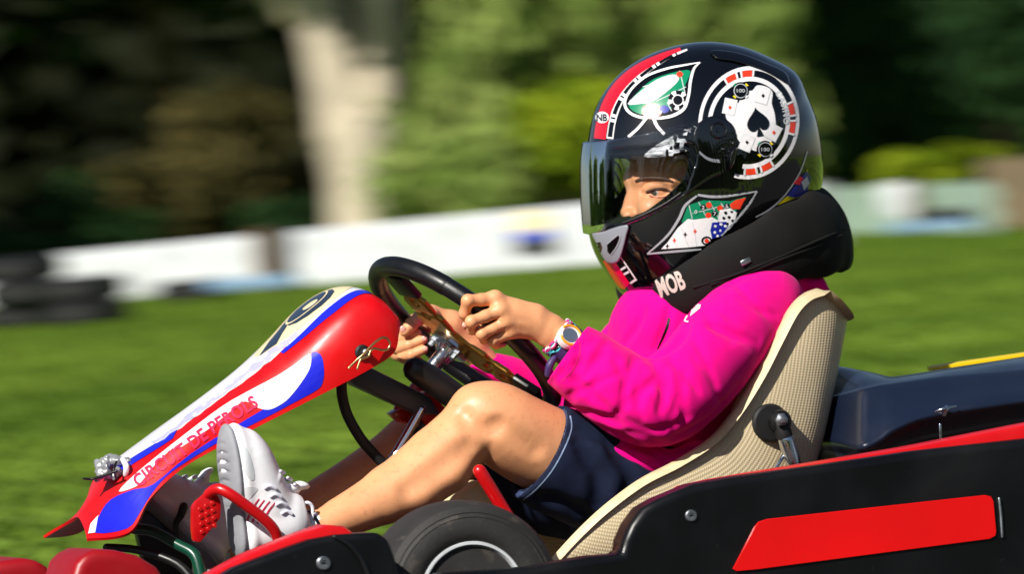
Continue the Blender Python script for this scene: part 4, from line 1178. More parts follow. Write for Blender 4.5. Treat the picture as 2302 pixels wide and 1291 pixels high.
wr = random.Random(21)
for _ in range(30):
    t_ = wr.random(); ac = arm[min(int(t_*(len(arm)-1)), len(arm)-2)]; an_ = arm[min(int(t_*(len(arm)-1))+1, len(arm)-1)]
    q_ = ac[:3]*(1-wr.random()) ; bx, by = topx((ac[:3] + (an_[:3]-ac[:3])*wr.random())[None])
    dx_, dy_ = [float(v) for v in np.array(topx(an_[:3][None])).ravel() - np.array(topx(ac[:3][None])).ravel()]
    n_ = math.hypot(dx_, dy_) or 1; px0 = float(bx[0]) + wr.uniform(-30, 30); py0 = float(by[0]) + wr.uniform(-40, 50)
    ln = wr.uniform(30, 75); tl_ = wr.uniform(-0.6, 0.6)
    ux, uy = -dy_/n_ + tl_*dx_/n_, dx_/n_ + tl_*dy_/n_
    bend = wr.uniform(-9, 9)
    f.crease([(px0-ux*ln, py0-uy*ln), (px0+bend*dx_/n_, py0+bend*dy_/n_), (px0+ux*ln, py0+uy*ln)], wr.uniform(0.004, 0.008), wr.uniform(0.0012, 0.0028), 0.006, 'sub')
for _ in range(16):
    px0 = wr.uniform(1300, 1560); py0 = 925 + (px0-1300)*0.36 + wr.uniform(-10, 50); ln = wr.uniform(20, 50)
    f.crease([(px0-ln, py0-ln*0.25+wr.uniform(-8, 8)), (px0, py0), (px0+ln, py0+ln*0.45)], wr.uniform(0.003, 0.005), wr.uniform(0.001, 0.0022), 0.008)
f.soften(2)
f.noise(0.0012, 48, 2, 12); f.noise(0.0004, 190, 5, 12)
# open cuffs: plane cut and hollow
def cuff(f, p0, dirn, r_in, depth):
    dirn = nrm(dirn)
    sl, X, Y, Z = f.win(p0 - 0.085, p0 + 0.085)
    h = (X-p0[0])*dirn[0] + (Y-p0[1])*dirn[1] + (Z-p0[2])*dirn[2]
    f.a[sl] = np.maximum(f.a[sl], h.astype(np.float32))
    f.cone(p0 + dirn*0.02, p0 - dirn*depth, r_in, r_in*1.0, 0.003, 'sub')
cuff(f, K(1276, 796, 0.171), K(1262, 786, 0.168) - K(1330, 836, 0.184), 0.031, 0.05)
# neck opening
f.cone(K(1590, 705, 0), K(1640, 520, 0), 0.062, 0.135, 0.006, 'sub')
hoodie = f.obj('hoodie', M_pink, DRV)
hbv = bvh(hoodie)
decal(stroke([(1504,716),(1500,735),(1490,760),(1478,786)], [6, 7, 6, 3]), hbv, M_pblack, 'zip_line', hoodie, 0.0008)
decal([[(1556,694),(1566,684),(1576,686),(1574,694),(1562,704),(1552,712)]] + stroke([(1546,710),(1540,722),(1548,724)], 3), hbv, M_white, 'chest_print', hoodie, 0.0008, 4)
decal(stroke([(1300,760),(1304,790),(1290,830),(1262,858)], 2.5), hbv, mat('dark_pink_seam', (196, 0, 104), 0.9), 'cuff_seam', hoodie, 0.0004, 6)

# ---- denim shorts
f = Sdf(*box_px(corners(1080, 1640, 880, 1300, -0.20, 0.24), 0.02), 0.0028)
f.chain([KR(1190, 1006, 0.126, 104), KR(1290, 1052, 0.122, 110), KR(1400, 1092, 0.105, 118), KR(1500, 1120, 0.08, 118)], 0.02, n=3)
f.chain([KR(1030, 1030, -0.12, 92), KR(1200, 1080, -0.115, 108), KR(1400, 1120, -0.09, 112)], 0.02, n=3)
f.ell(K(1480, 1120, 0), (FV, LV, ZV), (0.10, 0.145, 0.085), 0.04)
for path, r, d in (([(1300,1000),(1340,1060),(1350,1130)], 0.010, 0.006), ([(1380,1010),(1420,1080),(1400,1150)], 0.010, 0.006), ([(1230,1120),(1300,1150),(1360,1200)], 0.010, 0.006), ([(1280,960),(1350,985),(1420,1020)], 0.006, 0.004)):
    f.crease(path, r, d, 0.016)
f.noise(0.0008, 110, 8)
p0 = K(1211, 1016, 0.126); hd_ = nrm(K(1150, 982, 0.128) - K(1250, 1040, 0.124))
sl, X, Y, Z = f.win(p0 - 0.14, p0 + 0.12)
h = (X-p0[0])*hd_[0] + (Y-p0[1])*hd_[1] + (Z-p0[2])*hd_[2]
lt = X*LV[0] + Y*LV[1]
f.a[sl] = np.where(lt > 0.0, np.maximum(f.a[sl], h), f.a[sl]).astype(np.float32)
f.cone(p0 + hd_*0.02, p0 - hd_*0.05, 0.0600, 0.0560, 0.002, 'sub')
p1 = mir(p0); hm = mir(hd_)
sl, X, Y, Z = f.win(p1 - 0.14, p1 + 0.12)
h = (X-p1[0])*hm[0] + (Y-p1[1])*hm[1] + (Z-p1[2])*hm[2]; lt = X*LV[0] + Y*LV[1]
f.a[sl] = np.where(lt < 0.0, np.maximum(f.a[sl], h), f.a[sl]).astype(np.float32)
shorts = f.obj('shorts', M_denim, DRV)
sbv = bvh(shorts)
decal(stroke([(1282,936),(1284,966),(1268,1010),(1240,1060),(1206,1100),(1176,1124)], 3.0), sbv, M_thread, 'hem_stitching', shorts, 0.0006)
decal(stroke([(1266,922),(1272,940),(1262,990),(1236,1040),(1200,1084),(1162,1116)], 9), sbv, mat('worn_hem_denim', (44, 58, 92), 0.8, dirt=(160, (92, 110, 148), 0.55)), 'worn_hem', shorts, 0.0005)

# ---- trainers
def shoe(org, T, Ns, parent_label, Ln=0.178, lace=True):
    T = nrm(T); Ns = nrm(Ns - T*(Ns @ T)); Sd = np.cross(T, Ns); up = -Ns
    def at(t, s_, h): return org + T*t*Ln/0.178 + Sd*s_ + up*h
    def row(t, s_, h, r): return np.array([*at(t, s_, h), r])
    P = np.array([at(t, s_, h) for t in (-0.03, 0.21) for s_ in (-0.06, 0.06) for h in (-0.02, 0.14)])
    fs = Sdf(P.min(0), P.max(0), 0.0018)
    out = [row(0.018, 0, 0.003, 0.029), row(0.06, 0.001, 0.003, 0.028), row(0.10, 0.002, 0.004, 0.035), row(0.135, 0.0, 0.005, 0.036), row(0.158, -0.003, 0.008, 0.026)]
    fs.chain(out, 0.006, sq=(Ns, 0.30), n=3)
    for i in range(13):
        t = 0.005 + i*0.0135
        fs.chain([row(t, -0.05, -0.0068 + max(0, t-0.10)*0.05, 0.0024), row(t+0.006, 0.0, -0.0078 + max(0, t-0.10)*0.05, 0.0024), row(t, 0.05, -0.0068 + max(0, t-0.10)*0.05, 0.0024)], 0.001, 'sub')
    sh = empty('shoe', org, None, None); sh.parent = DRV; sh.location = Vector(org - ORG[DRV])
    fs.obj('sole', M_sole, sh)
    fu = Sdf(P.min(0), P.max(0), 0.0016)
    mid_ = [row(p_[0], p_[1], p_[2], p_[3]) for p_ in ((0.018, 0, 0.016, 0.0305), (0.06, 0.001, 0.016, 0.029), (0.10, 0.002, 0.016, 0.036), (0.135, 0, 0.017, 0.037), (0.156, -0.003, 0.019, 0.027))]
    fu.chain(mid_, 0.006, sq=(Ns, 0.42), n=3)
    fu.chain([row(0.152, -0.002, 0.027, 0.021), row(0.13, 0, 0.030, 0.030), row(0.10, 0, 0.036, 0.033), row(0.07, 0, 0.046, 0.032), row(0.045, 0, 0.052, 0.032)], 0.014, n=3)
    fu.chain([row(0.020, 0, 0.030, 0.028), row(0.024, 0, 0.060, 0.029), row(0.028, 0, 0.082, 0.029)], 0.014, n=3)
    fu.chain([row(0.05, 0, 0.06, 0.028), row(0.045, 0, 0.082, 0.028)], 0.012)
    # tongue
    fu.chain([row(0.088, 0, 0.062, 0.014), row(0.080, 0, 0.088, 0.015), row(0.082, 0, 0.104, 0.013)], 0.006, sq=(nrm(T*0.9 + up*0.3), 0.45))
    # stitched toe cap, side panels and welt line
    for s_ in (-1, 1):
        fu.chain([row(0.10, 0.026*s_, 0.066, 0.003), row(0.085, 0.031*s_, 0.052, 0.003), row(0.06, 0.033*s_, 0.040, 0.003)], 0.004, 'add', n=3)
    fu.cone(at(0.036, 0, 0.06), at(0.040, 0, 0.14), 0.022, 0.026, 0.004, 'sub')
    uo = fu.obj('upper', M_shoe, sh)
    for i in range(4):
        t = 0.118 - i*0.011; h = 0.066 + i*0.009
        tube('lace', cr(np.array([at(t, -0.024, h-0.006), at(t-0.003, -0.010, h+0.004), at(t-0.004, 0.010, h+0.004), at(t, 0.024, h-0.006)]), 5), 0.0024, M_lace, sh, 8)
    return sh, uo, at
lsh, lup, lat_ = shoe(K(534, 1240, 0.160), UV*0.985 - RV*0.13, -RV*0.92 - fw*0.38 - UV*0.05, 'left', 0.168)
lub = bvh(lup)
pxtube('lace_bow', [(668,1160,0.16,4),(676,1142,0.165,4),(690,1131,0.17,4),(702,1140,0.17,4),(702,1164,0.17,4),(692,1182,0.168,4),(676,1182,0.165,4),(664,1172,0.16,4)], M_lace, lsh, n=5, seg=8)
pxtube('lace_bow', [(668,1168,0.165,3.5),(650,1160,0.17,3.5),(640,1150,0.17,3.5),(646,1176,0.17,3.5),(664,1188,0.17,3)], M_lace, lsh, n=5, seg=8)
rstripe = mat('crimson_shoe_stripe', (196, 24, 66), 0.5)
decal(sum([stroke([(556+i*11, 1172+i*3), (566+i*12, 1146+i*2), (582+i*12, 1122+i*3)], [4.5, 4, 2.5]) for i in range(4)], []), lub, rstripe, 'shoe_stripes', lsh, 0.0009, 6)
decal([[(528,990),(548,1000),(566,1040),(572,1078),(556,1074),(538,1030)]], lub, M_offwhite, 'toe_panel', lsh, 0.0005, 6, 3)
decal([[(536,1110),(556,1096),(580,1100),(560,1124),(546,1160),(540,1150)]], lub, M_offwhite, 'side_panel', lsh, 0.0005, 6, 3)
for i_ in range(4):
    A_ = [on for on in (lambda L_: [L_])([(596+i_*13, 1098+i_*19), (606+i_*13, 1094+i_*19), (620+i_*12, 1100+i_*19)])][0]
    H_ = []
    for x_, y_ in A_:
        d_ = nrm(ray(x_, y_)); h_, nn_, fi_, di_ = lub.ray_cast(Vector(CAM + d_*8), Vector(d_), 4.0)
        if h_ is not None: H_.append(np.array(h_) - d_*0.001)
    if len(H_) == 3: tube('lace', cr(np.array(H_), 5), 0.0024, M_lace, lsh, 8)
tube('sock', [K(716, 1180, 0.150), K(690, 1192, 0.150), K(668, 1204, 0.150)], [0.0222, 0.0232, 0.0240], M_shoe, lsh, 28, round_caps=False)
tube('sock_stripe', [K(710, 1182, 0.150), K(704, 1185, 0.150)], 0.0236, M_pblack, lsh, 28, round_caps=False)
shoe(K(470, 1272, -0.115), -RV*0.74 + UV*0.62 - fw*0.15, -RV*0.62 - UV*0.66 - fw*0.42, 'right')
# ================================================================== helmet
HEL = empty('helmet', K(1560, 640, 0.0), 'glossy black full-face helmet with casino card graphics and clear visor', 'helmet')
hout = cr(np.array([(1418,663),(1396,640),(1372,606),(1350,566),(1338,525),(1334,480),(1332,420),(1332,360),(1338,310),(1350,250),(1376,198),(1418,152),(1474,118),(1540,98),(1600,94),(1660,104),(1716,126),(1764,152),(1784,176),(1798,210),(1818,262),(1829,320),(1834,380),(1830,426),(1812,470),(1780,512),(1730,556),(1660,604),(1580,640),(1500,660),(1450,668)], float), 6, True)
# signed distance of the side profile on a fine photo-pixel grid
gx0, gy0, gst = 800.0, -400.0, 5.0
GX, GY = np.meshgrid(np.arange(gx0, 2360, gst), np.arange(gy0, 1150, gst), indexing='ij')
PP = np.column_stack([GX.ravel(), GY.ravel()])
def poly_sd(PP, poly):
    d = np.full(len(PP), 1e9)
    n = len(poly)
    for i in range(n):
        a, b = poly[i], poly[(i+1) % n]; ab = b - a; t = np.clip(((PP - a) @ ab)/(ab @ ab + 1e-12), 0, 1)
        q = PP - a - t[:, None]*ab; d = np.minimum(d, (q**2).sum(1))
    d = np.sqrt(d); return np.where(in_poly(PP, poly), -d, d)
HD = poly_sd(PP, hout).reshape(GX.shape)*PX
def hd_at(px, py):
    a = np.clip((px - gx0)/gst, 0, GX.shape[0]-1.001); b = np.clip((py - gy0)/gst, 0, GX.shape[1]-1.001)
    i = a.astype(int); j = b.astype(int); fa = a-i; fb = b-j
    return HD[i, j]*(1-fa)*(1-fb) + HD[i+1, j]*fa*(1-fb) + HD[i, j+1]*(1-fa)*fb + HD[i+1, j+1]*fa*fb
HP = (1588.0, 372.0)                                  # widest point of the shell in the side view
HW = 0.132
hc0 = K(HP[0], HP[1], 0.0)
# side-plane axes: pixels of the centre plane
ex_ = (K(HP[0]+100, HP[1], 0) - hc0)/100; ey_ = (K(HP[0], HP[1]+100, 0) - hc0)/100
G2 = np.array([[ex_ @ ex_, ex_ @ ey_], [ex_ @ ey_, ey_ @ ey_]]); G2i = np.linalg.inv(G2)
def pix_of(X, Y, Z):
    x = X-CAM[0]; y = Y-CAM[1]; z = Z-CAM[2]
    w = x*fw[0] + y*fw[1] + z*fw[2]
    return 1151 + (x*RV[0] + y*RV[1] + z*RV[2])/w/S, 645.5 - (x*UV[0] + y*UV[1] + z*UV[2])/w/S
def helmet_field(X, Y, Z):
    x = X-hc0[0]; y = Y-hc0[1]; z = Z-hc0[2]
    l = x*LV[0] + y*LV[1]
    a = x*ex_[0] + y*ex_[1] + z*ex_[2]; b = x*ey_[0] + y*ey_[1] + z*ey_[2]
    px = G2i[0, 0]*a + G2i[0, 1]*b; py = G2i[1, 0]*a + G2i[1, 1]*b
    # the shell narrows towards the chin
    wdt = HW*(1 - 0.20*np.clip((py - 60)/260, 0, 1)**1.3 - 0.05*np.clip((-px - 120)/160, 0, 1))
    u = np.clip(np.abs(l)/wdt, 0, 0.9995)
    s_ = (1 - u**2.25)**(1/2.15)
    sd_ = (1 - u**7)**(1/5.0)                            # the cheeks run straight down
    wv = np.clip((py + 60)/240, 0, 1); wv = wv*wv*(3 - 2*wv)
    sy_ = s_*(1 - wv) + sd_*wv
    d = hd_at(HP[0] + px/s_, HP[1] + py/sy_)*s_
    # outside the width
    ml = np.minimum(l, 0.0)                              # photo pixel of the point, or of its mirror twin on the near side
    qx, qy = pix_of(X - 2*ml*LV[0], Y - 2*ml*LV[1], Z + 0*ml)
    return np.maximum(d, (np.abs(l) - wdt*0.9995)).astype(np.float32), l, qx, qy
def poly_field(px, py, poly, st=4.0):
    """signed distance (m) of photo-pixel arrays to an outline"""
    x0, x1, y0, y1 = px.min()-8, px.max()+8, py.min()-8, py.max()+8
    A, B = np.meshgrid(np.arange(x0, x1+st, st), np.arange(y0, y1+st, st), indexing='ij')
    D = poly_sd(np.column_stack([A.ravel(), B.ravel()]), np.asarray(poly, float)).reshape(A.shape)*PX
    a = (px-x0)/st; b = (py-y0)/st; i = np.clip(a.astype(int), 0, A.shape[0]-2); j = np.clip(b.astype(int), 0, A.shape[1]-2); fa = a-i; fb = b-j
    return (D[i, j]*(1-fa)*(1-fb) + D[i+1, j]*fa*(1-fb) + D[i, j+1]*(1-fa)*fb + D[i+1, j+1]*fa*fb).astype(np.float32)
hlo, hhi = box_px(corners(1316, 1850, 80, 690, -0.15, 0.15), 0.006)
f = Sdf(hlo, hhi, 0.0020)
sl, X, Y, Z = f.full()
D, Lq, SX, SY = helmet_field(X, Y, Z)
SX = np.broadcast_to(SX, D.shape); SY = np.broadcast_to(SY, D.shape); Lq = np.broadcast_to(Lq, D.shape)
# eye opening, cut straight across in the side view
open_poly = cr(np.array([(1240,330),(1330,336),(1440,330),(1530,322),(1568,330),(1574,362),(1556,406),(1520,446),(1460,482),(1400,506),(1340,522),(1240,530)], float), 5, True)
OP = poly_field(SX, SY, open_poly)
shell = np.maximum(D, -(D + 0.011))                    # hollow shell
shell = np.maximum(shell, -OP)
NPOLY = [(1420,800),(1452,676),(1500,668),(1580,650),(1680,604),(1790,520),(1860,720)]
neck = poly_field(SX, SY, NPOLY)
shell = np.maximum(shell, -neck)
f.a = shell.astype(np.float32)
hshell = f.obj('shell', M_black, HEL)
# lining: brow pad, cheek pads, chin curtain
fl_ = Sdf(hlo, hhi, 0.0034)
sl, X, Y, Z = fl_.full()
D2, L2, SX2, SY2 = helmet_field(X, Y, Z)
SX2 = np.broadcast_to(SX2, D2.shape); SY2 = np.broadcast_to(SY2, D2.shape); L2 = np.broadcast_to(L2, D2.shape)
inside = D2 + 0.0105
face_hole = poly_field(SX2, SY2, cr(np.array([(1230,352),(1330,352),(1430,350),(1532,346),(1548,362),(1538,398),(1510,430),(1470,462),(1440,480),(1400,488),(1300,508),(1230,512)], float), 5, True))
core = poly_field(SX2, SY2, cr(np.array([(1440,350),(1560,330),(1700,340),(1720,440),(1660,560),(1520,600),(1440,560),(1420,480)], float), 5, True))
lin = np.maximum(inside, -np.maximum(face_hole, np.abs(L2)*0 - 1))
lin = np.maximum(lin, -np.maximum(core, np.abs(L2) - 0.066))   # room for the head
lin = np.maximum(lin, -np.maximum(poly_field(SX2, SY2, NPOLY), np.abs(L2) - 0.075))
fl_.a = lin.astype(np.float32)
fl_.obj('lining', M_foam, HEL)
# edge rubber round the opening
def on_shell(bv, px, py, off):
    d = nrm(ray(px, py)); h, nn, i_, di = bv.ray_cast(Vector(CAM + d*8), Vector(d), 4.0)
    if h is None: return None
    nn = np.array(nn); nn = nn if nn @ d < 0 else -nn
    return np.array(h) + nn*off
hs_bv = bvh(hshell)
# visor: curved clear sheet standing off the shell
fv = Sdf(*box_px(corners(1296, 1680, 250, 560, -0.16, 0.16), 0.006), 0.0011)
sl, X, Y, Z = fv.full()
D, Lq, SX, SY = helmet_field(X, Y, Z)
SX = np.broadcast_to(SX, D.shape); SY = np.broadcast_to(SY, D.shape)
vis_poly = cr(np.array([(1250,322),(1318,320),(1400,310),(1480,294),(1550,276),(1600,274),(1620,300),(1610,352),(1580,402),(1530,444),(1470,480),(1396,510),(1330,526),(1250,534)], float), 5, True)
VP = poly_field(SX, SY, vis_poly)
fv.a = np.maximum(np.abs(D - 0.0068) - 0.0012, VP).astype(np.float32)
visor = fv.obj('visor', M_visor, HEL)
del D, Lq, SX, SY, VP
vis_bv = bvh(visor)
# thin dark seal along the visor's edge (near side) 
A = [on_shell(vis_bv, x, y, 0.0004) for x, y in [(1400,502),(1440,486),(1490,461),(1530,434),(1570,398)]]
A = [a for a in A if a is not None]
tube('visor_edge', cr(np.array(A), 6), 0.0016, M_blackp, HEL, 8)
decal([[(1448,352),(1470,330),(1500,312),(1530,296),(1560,282),(1566,300),(1560,326),(1530,346),(1490,352)]], vis_bv, M_glare, 'visor_smear', visor, 0.0004, 8, 3)  # painted sun glare on the scratched visor
# raised pieces that follow the shell: photo outline, between two heights over the surface
def raised(name, poly, h0, h1, mt, parent, v=0.0012, rnd=0.0, both=False, smooth=5, lmin=0.0):
    poly = cr(np.asarray(poly, float), smooth, True) if smooth else np.asarray(poly, float)
    x0, y0 = poly.min(0); x1, y1 = poly.max(0)
    fr_ = Sdf(*box_px(corners(x0-6, x1+6, y0-6, y1+6, -0.02 if not both else -0.15, 0.155), 0.004), v)
    sl, X, Y, Z = fr_.full(); D, L_, _, _ = helmet_field(X, Y, Z)
    px, py = pix_of(X, Y, Z)
    PF = poly_field(px, py, poly)
    band = np.maximum(D - h1, h0 - D)
    if rnd: 
        a = np.maximum(band + rnd, 0); b = np.maximum(PF + rnd, 0); d = np.sqrt(a*a + b*b) + np.minimum(np.maximum(band + rnd, PF + rnd), 0) - rnd
    else: d = np.maximum(band, PF)
    fr_.a = np.maximum(d, lmin - np.broadcast_to(L_, D.shape)).astype(np.float32)
    return fr_.obj(name, mt, parent)
piv = raised('pivot_cover', [(1560,296),(1575,272),(1602,260),(1630,266),(1650,284),(1658,310),(1656,344),(1646,376),(1626,392),(1600,402),(1566,424),(1540,440),(1552,400),(1566,356),(1560,322)], 0.0, 0.0125, M_black, HEL, rnd=0.004)
piv_bv = bvh(piv)
c_ = on_shell(piv_bv, 1615, 293, 0.0); n_ = nrm(LV + ZV*0.12)
lathe('pivot_screw', c_, n_, [(-0.004, 0.0125), (0.0016, 0.0125), (0.0026, 0.0110), (0.0018, 0.0095), (-0.001, 0.0090), (-0.001, 0.004), (0.001, 0.003), (0.001, 0)], M_black, piv, 28)
A = [on_shell(piv_bv, x, y, 0.0004) for x, y in [(1574,344),(1586,354),(1600,360),(1616,362)]]
for i in range(11):
    t = i/10; q = cr(np.array([a for a in A if a is not None]), 10); p = q[int(t*(len(q)-1))]
    V, Fc = box_geo(p, nrm(ZV + FV*0.3)*0.0026, FV*0.0010, LV*0.0008); mk('ratchet_tooth', V, Fc, M_grey, piv, smooth=False)
# chin vent
vent = raised('chin_vent', [(1330,524),(1350,522),(1380,512),(1412,506),(1408,530),(1398,570),(1388,590),(1366,592),(1352,574),(1340,548)], 0.0, 0.008, M_grey, HEL, rnd=0.002, smooth=4, lmin=-0.02)
vent_bv = bvh(vent)
decal([[(1365,548),(1390,530),(1394,534),(1388,552),(1372,572),(1366,566)], [(1340,546),(1350,544),(1354,556),(1350,572),(1344,562)]], vent_bv, M_pblack, 'vent_opening', vent, 0.0006, 4)
decal(stroke([(1364,550),(1390,528),(1395,534),(1386,556),(1374,572)], 2.2), vent_bv, M_silver, 'vent_trim', vent, 0.0010, 4)
# rear spoiler and vents
rs_ = raised('rear_spoiler', [(1600,112),(1660,118),(1720,140),(1766,162),(1776,190),(1768,188),(1720,160),(1660,140),(1610,130)], 0.0, 0.0045, M_black, HEL, rnd=0.002, lmin=0.002)
me_ = rs_.data; V_ = np.array([v.co for v in me_.vertices]) + ORG[rs_]; mk('rear_spoiler', mir(V_), [tuple(p.vertices)[::-1] for p in me_.polygons], M_black, HEL)

# ---- printed graphics
HB = hs_bv
def hd(polys, mt, name, off=0.0006, step=6.0, smooth=0): return decal(polys, HB, mt, name, HEL, off, step, smooth)
# red centre stripe with white / black checks
crest = cr(np.array([(1342,312),(1352,262),(1372,214),(1400,178),(1440,148),(1490,122),(1540,104)], float), 10)
hd(stroke([(1349,312),(1353,282),(1364,244),(1384,206),(1410,176),(1444,150),(1490,126),(1530,110)], [26,26,27,27,25,21,14,7]), M_hred, 'red_stripe')
chk = cr(np.array([(1372,312),(1376,282),(1386,246),(1404,212),(1430,182),(1462,156),(1504,130),(1545,112)], float), 12)
hd(stroke(chk[::6], [15]*5 + [14, 13, 12, 11, 10, 8, 7, 6, 5, 4][:len(chk[::6])-5], n=3), M_white, 'check_stripe', 0.0009)
cl_ = np.concatenate([[0], np.cumsum(np.linalg.norm(np.diff(chk, axis=0), axis=1))])
blk = []
def along(a, b, w):
    t = np.linspace(a, b, 5); P = np.column_stack([np.interp(t, cl_, chk[:, 0]), np.interp(t, cl_, chk[:, 1])]); return stroke(P, w, 2)
s_ = 4.0
while s_ < cl_[-1]-30:
    w_ = max(4, 10.5 - 6*s_/cl_[-1])
    blk.append((s_, s_+34, w_)); blk.append((s_+41, s_+45, w_)); s_ += 52
for i, (a, b, w_) in enumerate(blk): hd(along(a, min(b, cl_[-1]), w_), M_pblack, 'check_block', 0.0012)
# brand oval on the stripe
hd([[ (1355+15*math.cos(t)*1.0, 264+13*math.sin(t)) for t in np.linspace(0, 2*math.pi, 24)[:-1]]], M_white, 'logo_oval', 0.0012, 4)
hl = decal_bm(text_bm('NB', lambda x, y: (1343 + x*24, 272 - y*15), True), HB, M_pblack, 'logo_letters', HEL, 0.0016, 4)
# big roulette ring
RC = np.array([1683.0, 276.0])
e1 = np.array([113.0, 6.0]); e2 = np.array([-10.0, 127.0])
M2 = np.column_stack([e1, e2])
def band(r0_, r1_, a0, a1): return arcband(RC, M2, r0_, r1_, a0, a1)
hd(band(0.93, 1.0, -250+16, 110-8), M_white, 'outer_ring')
hd(band(0.735, 0.815, -250+30, 110-16), M_white, 'inner_ring')
def cell(a0, a1, mt, nm): hd(band(0.818, 0.925, a0, a1), mt, nm, 0.0009)
for mid in (-108, -8, 72):
    cell(mid-17, mid-4, M_orange, 'ring_cell'); cell(mid+4, mid+17, M_orange, 'ring_cell')
    for o in (-18.5, -3, 3, 18.5): hd(band(0.81, 0.93, mid+o-1.2, mid+o+1.2), M_white, 'ring_divider', 0.0012)
# card fan inside the ring
hd([[(1642,226),(1660,232),(1668,206),(1690,204),(1702,192),(1724,196),(1736,208),(1734,232),(1740,252),(1743,274),(1742,296),(1734,318),(1722,330),(1700,340),(1680,330),(1662,318),(1652,300),(1640,284),(1630,252)]], M_white, 'card_fan', 0.0008, 6, 3)
def rect(cx, cy, w, h, ang):
    c, s__ = math.cos(math.radians(ang)), math.sin(math.radians(ang)); return [(cx+(a*w*c-b*h*s__)/2, cy+(a*w*s__+b*h*c)/2) for a, b in ((-1,-1),(1,-1),(1,1),(-1,1))]
for (cx, cy, ang) in ((1714,216,16),(1640,240,12),(1738,298,28),(1678,322,22)):
    hd([rect(cx, cy, 29, 36, ang)], M_offwhite, 'card_edge', 0.0011); hd([rect(cx, cy, 27, 34, ang)], M_white, 'card', 0.0014)
def spade(cx, cy, w, h, ang):
    P = []
    for i in range(40):
        t = i/40*2*math.pi; 
        x = 16*math.sin(t)**3; y = 13*math.cos(t)-5*math.cos(2*t)-2*math.cos(3*t)-math.cos(4*t)
        P.append((x/32*w, y/30*h))                      # heart turned over
    c, s__ = math.cos(math.radians(ang)), math.sin(math.radians(ang))
    body_ = [(cx + a*c - b*s__, cy + a*s__ + b*c) for a, b in P]
    st = [(0, h*0.20), (w*0.16, h*0.62), (-w*0.16, h*0.62)]
    return body_, [(cx + a*c - b*s__, cy + a*s__ + b*c) for a, b in st]
b_, s2 = spade(1702, 272, 50, 56, -10)
hd([b_], M_pblack, 'spade', 0.0017, 5); hd([s2], M_pblack, 'spade_stem', 0.0018, 5)
for (cx, cy, mt_) in ((1714,216,M_pblack),(1738,298,M_orange),(1640,242,M_orange),(1678,320,M_pblack)):
    hd([[(cx, cy-5),(cx+4,cy),(cx,cy+5),(cx-4,cy)]], mt_, 'card_pip', 0.0019, 4)
for (cx, cy) in ((1664,205),(1719,336)):
    circ = lambda r: [[(cx+r*math.cos(t), cy+r*1.05*math.sin(t)) for t in np.linspace(0, 2*math.pi, 22)[:-1]]]
    hd(circ(19), M_pblack, 'casino_chip', 0.0014, 5); hd(circ(15.5), M_offwhite, 'chip_ring', 0.0017, 5); hd(circ(14), M_pblack, 'chip_centre', 0.0020, 5)
    decal_bm(text_bm('100', lambda x, y: (cx-9+18*x, cy+4-8*y), False), HB, M_offwhite, 'chip_number', HEL, 0.0023, 4)
    for q in range(4):
        a = math.radians(45+90*q); 
        hd([[(cx+17*math.cos(a+d_)*r_, cy+17*math.sin(a+d_)*r_) for d_, r_ in ((-.18,1.0),(.18,1.0),(.18,1.25),(-.18,1.25))]], [M_white, M_pyellow, M_felt, M_pyellow][q], 'chip_edge', 0.0018, 5)
casc = cr(np.array([(1746,206),(1757,226),(1764,250),(1766,280)], float), 8); ccl = np.concatenate([[0], np.cumsum(np.linalg.norm(np.diff(casc, axis=0), axis=1))])
def cmap(x, y):
    t = x*ccl[-1]; a = np.array([np.interp(t, ccl, casc[:, 0]), np.interp(t, ccl, casc[:, 1])]); b = np.array([np.interp(t+2, ccl, casc[:, 0]), np.interp(t+2, ccl, casc[:, 1])]) - np.array([np.interp(t-2, ccl, casc[:, 0]), np.interp(t-2, ccl, casc[:, 1])])
    b = b/np.linalg.norm(b); return a + np.array([b[1], -b[0]])*(y*12 - 5)
decal_bm(text_bm('CASINO', cmap, True, 1.15), HB, M_offwhite, 'casino_lettering', HEL, 0.0010, 4)
# spade-shaped window with card-table picture
sp_out = [(1574,142),(1520,150),(1464,168),(1424,196),(1406,222),(1404,240),(1414,256),(1436,266),(1452,268),(1434,288),(1416,306)]
win = [(1574,142),(1548,146),(1500,156),(1456,172),(1424,198),(1408,224),(1408,242),(1420,256),(1450,266),(1474,268),(1510,262),(1536,246),(1546,224),(1550,196),(1560,164)]
hd([win], M_pblack, 'spade_window', 0.0006, 6, 4)
hd([[(1552,160),(1520,162),(1470,178),(1436,206),(1414,236),(1432,254),(1462,258),(1500,250),(1532,222),(1540,192)]], M_felt, 'felt_picture', 0.0009, 6, 3)
hd([[(1512,168),(1526,174),(1522,186),(1500,206),(1470,228),(1440,234),(1412,234),(1440,206),(1476,180)]], M_offwhite, 'glare_card', 0.0012, 6, 3)  # white glare painted over the table picture
for a, b in (((1446,196),(1536,168)), ((1476,228),(1542,196)), ((1528,160),(1540,210)), ((1500,230),(1510,250))): hd(stroke([a, b], 1.8), M_offwhite, 'felt_line', 0.0013, 6)
cc = lambda cx, cy, r, k=1.0: [[(cx+r*math.cos(t), cy+r*k*math.sin(t)) for t in np.linspace(0, 2*math.pi, 24)[:-1]]]
hd(cc(1466, 250, 22, .8), M_orange, 'red_chip', 0.0014, 5); hd(arcband((1466, 250), np.diag([22, 18]), 0.72, 0.80, 0, 359), M_white, 'chip_line', 0.0018, 5)
for a in range(0, 360, 60): hd(arcband((1466, 250), np.diag([22, 18]), 0.8, 1.0, a, a+22), M_white, 'chip_edge', 0.0018, 5)
hd(cc(1524, 226, 22, 1), M_pblack, 'black_chip', 0.0014, 5); hd(arcband((1524, 226), np.diag([22, 22]), 0.48, 0.58, 0, 359), M_white, 'chip_line', 0.0018, 5)
